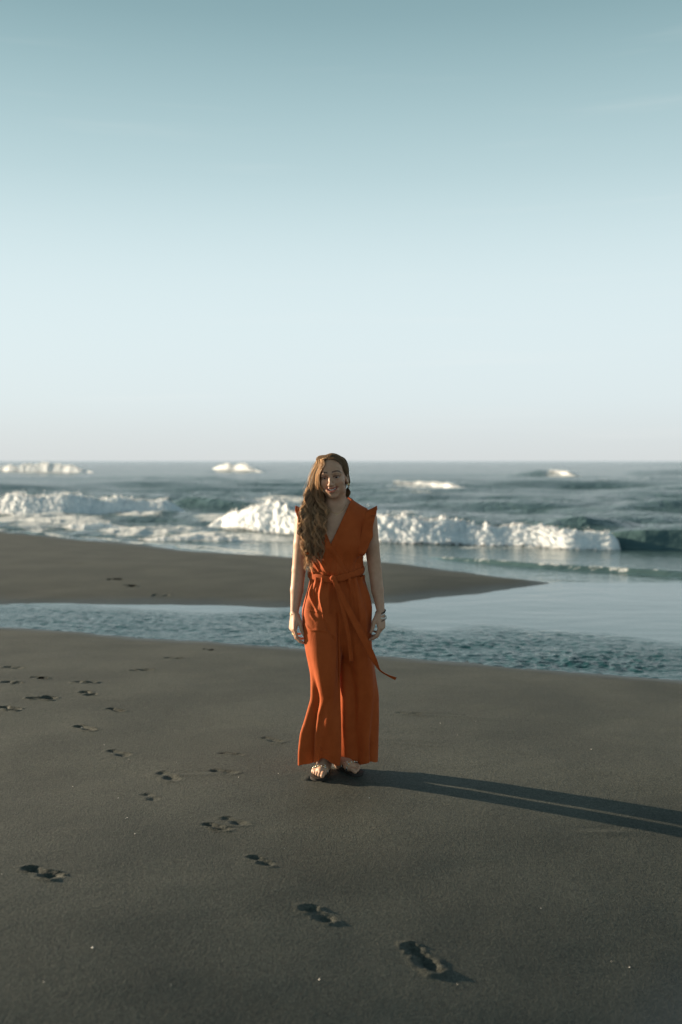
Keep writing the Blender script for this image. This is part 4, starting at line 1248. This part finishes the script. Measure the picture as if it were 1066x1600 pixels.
def sandal(q, key):
    out_ = []
    prof = [(-.062, 0), (-.052, .022), (-.01, .027), (.05, .032), (.10, .041), (.135, .042), (.158, .030), (.168, .010), (.160, -.014), (.140, -.034), (.10, -.041), (.05, -.035), (-.01, -.028), (-.052, -.022)]
    pr = np.array([(u, v_ - .002) for u, v_ in prof]); pr = catmull(np.vstack([pr, pr[:1]]), 56)[:-1]
    top = np.array([q(u, v_, 0.001) for u, v_ in pr]); bot = np.array([q(u * .99, v_ * .98, -.013) for u, v_ in pr])
    n = len(pr); v = np.vstack([top, bot, top.mean(0)[None], bot.mean(0)[None]])
    f = [(i, (i + 1) % n, n + (i + 1) % n, n + i) for i in range(n)] + [(2 * n, (i + 1) % n, i, i) for i in range(n)] + [(2 * n + 1, n + i, n + (i + 1) % n, n + (i + 1) % n) for i in range(n)]
    f = np.array(f)
    tri = [tuple(dict.fromkeys(r)) for r in f.tolist()]
    me = bpy.data.meshes.new('sandal'); me.from_pydata(v.tolist(), [], tri); me.materials.append(m_dark)
    o = bpy.data.objects.new('sandal', me); COL.objects.link(o); o.parent = person; o.matrix_parent_inverse = INV.copy()
    # beaded V strap
    post = q(.112, .018, .012)
    for end in (q(.045, .036, .004), q(.040, -.036, .004)):
        mid = (post + end) / 2 + np.array([0, 0, .030])
        c = catmull([post, post * .55 + mid * .45 + np.array([0, 0, .012]), mid, mid * .5 + end * .5 + np.array([0, 0, .006]), end], 26)
        v, f = tube(c, .0042, 6, flat=1.6); pm('strap', v, f, m_dark, o)
        for j in range(2, 25, 3):
            vv_, ff_, _ = lathe_sphere(c[j] + np.array([0, 0, .005]) + np.array([0, -.003, 0]), .0046, 10, 7)
            pm('bead', vv_, ff_, m_cream if (j // 3) % 2 else m_gold, o)
    # cross strap over the toes
    c = catmull([q(.095, .043, .004), q(.100, .030, .036), q(.100, 0, .040), q(.092, -.030, .030), q(.085, -.043, .004)], 26)
    v, f = tube(c, .0046, 6, flat=1.7); pm('strap', v, f, m_dark, o)
    for j in range(2, 25, 2):
        vv_, ff_, _ = lathe_sphere(c[j] + np.array([0, -.002, .0045]), .0046, 10, 7)
        pm('bead', vv_, ff_, m_cream if (j // 2) % 2 else m_gold, o)
sandal(qR, 'R'); sandal(qL, 'L')

# ------------------------------------------------------------------ hair
m_hair, t, b = new_mat('brown_hair')
hcn = attr(t, 'shade')
hb = mixcol(t, hcn.outputs['Fac'], (.080, .045, .025), (.60, .39, .23))
t.links.new(hb, b.inputs['Base Color']); b.inputs['Roughness'].default_value = .42; b.inputs['Specular IOR Level'].default_value = .55
tr = N(t, 'ShaderNodeBsdfTranslucent'); t.links.new(mixcol(t, hcn.outputs['Fac'], (.18, .10, .05), (.85, .59, .35)), tr.inputs['Color'])
mx = N(t, 'ShaderNodeMixShader'); mx.inputs[0].default_value = .5
t.links.new(b.outputs[0], mx.inputs[1]); t.links.new(tr.outputs[0], mx.inputs[2]); t.links.new(mx.outputs[0], t.nodes['Material Output'].inputs[0])

hr = np.random.default_rng(21)
def Hl(px, py, f):
    return hl(P(px, py, f)[None])[0]
def part_pt(q):
    """along the parting: from hairline (0) to crown (1), head space"""
    return np.array([-.004 + .012 * q - .004, .072 - .105 * q, .098 + .022 * math.sin(q * 2.4) - .002])
def skull_push(p, k=1.0):
    for c, r in (((0, -.018, .030), (.0715, .093, .083)), ((0, .022, -.018), (.061, .066, .085)), ((0, .050, .052), (.055, .039, .041))):
        d = (p - np.array(c)) / (np.array(r) * 1.0 + .0035 * k)
        n = np.linalg.norm(d, axis=1, keepdims=True)
        p = np.where(n < 1, np.array(c) + d / np.maximum(n, 1e-6) * (np.array(r) + .0035 * k), p)
    return p
strands = []; shades = []; radii = []
NS = 42
def add(ctrl, wav, wl, ph, amp0, r, sh, lift=1.0, push_to=1.0):
    c = catmull(ctrl, NS)
    nh = int(NS * push_to)
    c[:nh] = skull_push(c[:nh], lift)
    ln = np.r_[0, np.cumsum(np.linalg.norm(np.diff(c, axis=0), axis=1))]
    e = sstep(.16, .33, ln)
    a = wav * e
    c[:, 0] += a * np.sin(ln / wl * 2 * np.pi + ph) + amp0 * perlin2(ln * 14, ln * 0 + ph * 3, 5)
    c[:, 1] += .8 * a * np.cos(ln / wl * 2 * np.pi + ph * 1.3) + amp0 * perlin2(ln * 14, ln * 0 + ph * 5, 9)
    strands.append(HC + HS * (c @ HR)); shades.append(sh)
    u = np.linspace(0, 1, NS); radii.append(r * np.interp(u, [0, .1, .75, 1], [.8, 1, .9, .25]))

# A: the mass that sweeps over to her right shoulder (image left); four guides: inner/outer x front/back
def guide_set():
    inner_f = [Hl(507, 727, .118), Hl(499.5, 742, .105), Hl(500.5, 760, .092), Hl(506, 780, .070), Hl(512, 800, .095), Hl(508, 822, .128), Hl(503, 848, .130)]
    outer_f = [Hl(495, 722, .055), Hl(486.5, 740, .05), Hl(481, 762, .055), Hl(476, 785, .07), Hl(471, 806, .085), Hl(469, 832, .105), Hl(476, 866, .105)]
    inner_b = [Hl(506, 727, -.07), Hl(502, 742, -.075), Hl(500, 760, -.07), Hl(506, 780, -.04), Hl(509, 800, .045), Hl(505, 822, .095), Hl(497, 852, .108)]
    outer_b = [Hl(494, 722, -.04), Hl(486, 740, -.05), Hl(481, 762, -.045), Hl(476, 785, -.03), Hl(470, 806, .03), Hl(468, 832, .065), Hl(478, 864, .085)]
    return [np.array(g_) for g_ in (inner_f, outer_f, inner_b, outer_b)]
GI, GO, GIB, GOB = guide_set()
NCL = 120
for c in range(NCL):
    u = hr.random() ** .9; w = hr.random() ** 1.7
    ph = 1.1 * u * 6.28 + .9 * w * 4 + hr.normal(0, .16)
    wl = hr.uniform(.088, .104); wav = hr.uniform(.011, .018)
    cs = np.clip(.42 + .35 * (1 - w) + hr.normal(0, .34), .0, 1)
    tip = hr.uniform(-.09, .10)
    for k in range(28):
        uu = np.clip(u + hr.normal(0, .055), 0, 1); ww = np.clip(w + hr.normal(0, .05), 0, 1)
        g_ = (GI * (1 - uu) + GO * uu) * (1 - ww) + (GIB * (1 - uu) + GOB * uu) * ww
        g_ = g_ + hr.normal(0, .0016, 3) + np.array([0, 0, 0])
        L_ = np.linspace(0, 1, len(g_))[:, None]
        cl = (GI * (1 - u) + GO * u) * (1 - w) + (GIB * (1 - u) + GOB * u) * w
        gl = .78 * np.sqrt(L_); g_ = g_ * (1 - gl) + cl * gl                       # lock gathers towards its tip
        lk = (np.round(u * 5) / 5) * .9 + .05; wk = np.round(w * 2) / 2; cl2 = (GI * (1 - lk) + GO * lk) * (1 - wk) + (GIB * (1 - lk) + GOB * lk) * wk
        g2 = .42 * np.clip(L_ * 1.6 - .6, 0, 1); g_ = g_ * (1 - g2) + cl2 * g2
        g_[-1, 2] += tip + hr.normal(0, .012)
        q = np.clip(.05 + .85 * ww + hr.normal(0, .03), 0, 1)
        root = part_pt(q) + np.array([-.002 - .010 * hr.random(), 0, 0])
        mid = root * .45 + g_[0] * .55 + np.array([-.006 - .012 * uu, 0, .014])
        add(np.vstack([root, mid, g_]), wav, wl, ph + hr.normal(0, .16), .0012, .0007, np.clip(cs + hr.normal(0, .10), 0, 1), lift=1.2 + 1.6 * hr.random(), push_to=.55)
# B: the other side of the parting, tight past the ear and round to the nape
for k in range(950):
    q = hr.random() ** .8
    root = part_pt(q) + np.array([.002 + .006 * hr.random(), 0, 0])
    v = hr.random()
    a = [root, np.array([.030, .070 - .10 * q, .092]) + hr.normal(0, .0015, 3), np.array([.0555, .058 - .10 * q - .01 * v, .056]), np.array([.0695, .030 - .085 * q - .012 * v, .014]),
         np.array([.0745, -.012 - .07 * q - .008 * v, -.020]), np.array([.068, -.040 - .04 * q, -.062]), np.array([.058 + .012 * (1 - q) - .04 * q, -.055 - .02 * v, -.105]), np.array([.030 - .04 * q, -.065, -.150]), np.array([-.03, -.065 - .01 * v, -.20 - .03 * hr.random()])]
    add(np.array(a), .002, .09, hr.random() * 2, .0012, .0008, np.clip(.30 + hr.normal(0, .14), 0, 1), lift=1 + 1.4 * hr.random(), push_to=.8)
# C: back of the head, falling towards the right shoulder
for k in range(950):
    q = hr.random()
    root = part_pt(.75 + .25 * hr.random())
    s = -1 + 2 * q
    a = [root, np.array([s * .055, -.085, .088]), np.array([s * .074, -.112 + .03 * s * s, .035]), np.array([s * .068 - .006, -.112 + .025 * s * s, -.03]), np.array([s * .05 - .022, -.098, -.09]), np.array([s * .045 - .05, -.085, -.15]), np.array([s * .045 - .085, -.06, -.215]), np.array([s * .04 - .10, -.055, -.30 - .04 * hr.random()])]
    add(np.array(a) + hr.normal(0, .002, 3), .005, .075, q * 5 + hr.normal(0, .4), .002, .0009, np.clip(.32 + hr.normal(0, .15), 0, 1), lift=1 + 2 * hr.random(), push_to=.6)
# D: flyaways
for k in range(220):
    u = hr.random(); w = hr.random()
    g_ = (GI * (1 - u) + GO * u) * (1 - w) + (GIB * (1 - u) + GOB * u) * w
    g_ = g_ + np.linspace(0, 1, len(g_))[:, None] * hr.normal(0, .018, 3) + hr.normal(0, .003, 3)
    add(np.vstack([part_pt(hr.random()), g_]), .012, .08, hr.random() * 6, .004, .00035, np.clip(.5 + hr.normal(0, .2), 0, 1), lift=2.5, push_to=.5)
SP = np.array(strands); RD = np.array(radii); n = len(SP)
tg = np.gradient(SP, axis=1); tg /= np.linalg.norm(tg, axis=2, keepdims=True) + 1e-9
s1 = np.cross(tg, np.array([.3, 1.0, .2])); s1 /= np.linalg.norm(s1, axis=2, keepdims=True) + 1e-9
s2 = np.cross(tg, s1)
tw = hr.uniform(0, 6.28, (n, 1)) + np.linspace(0, 1, NS)[None] * hr.normal(0, 1.2, (n, 1))
w1 = s1 * np.cos(tw)[..., None] + s2 * np.sin(tw)[..., None]; w2 = -s1 * np.sin(tw)[..., None] + s2 * np.cos(tw)[..., None]
RB = RD[..., None] * 1.35
hv = np.stack([SP - w1 * RB, SP + w2 * RB * .45, SP + w1 * RB], 2)
f0 = grid_faces(NS, 3)
hf = (f0[None] + (np.arange(n) * NS * 3)[:, None, None]).reshape(-1, 4)
hair = pm('hair', hv.reshape(-1, 3), hf, m_hair, attrs={'shade': np.repeat(np.array(shades), NS * 3)})
# scalp under the strands
u = np.linspace(0, 2 * np.pi, 48, endpoint=False); v = np.linspace(0, np.pi, 28)
U, Vv = np.meshgrid(u, v, indexing='ij')
d = np.stack([np.cos(U) * np.sin(Vv), np.sin(U) * np.sin(Vv), np.cos(Vv)], -1).reshape(-1, 3)
sv_ = np.array([0, -.018, .030]) + d * (np.array([.0705, .092, .082]) + .0030)
fq = grid_faces(48, 28, closed_u=True)
cen = sv_[fq].mean(1)
kp = (cen[:, 2] > .085 - .0) | (cen[:, 1] < .012 - .0 + np.clip((cen[:, 2] - .0) * .55, -.04, .06)) & (cen[:, 2] > -.045)
used, f2 = submesh(sv_, fq, kp & (cen[:, 2] < .2))
pm('scalp_hair', HC + HS * (sv_[used] @ HR), f2, m_hair, hair, attrs={'shade': np.full(len(used), .12)})
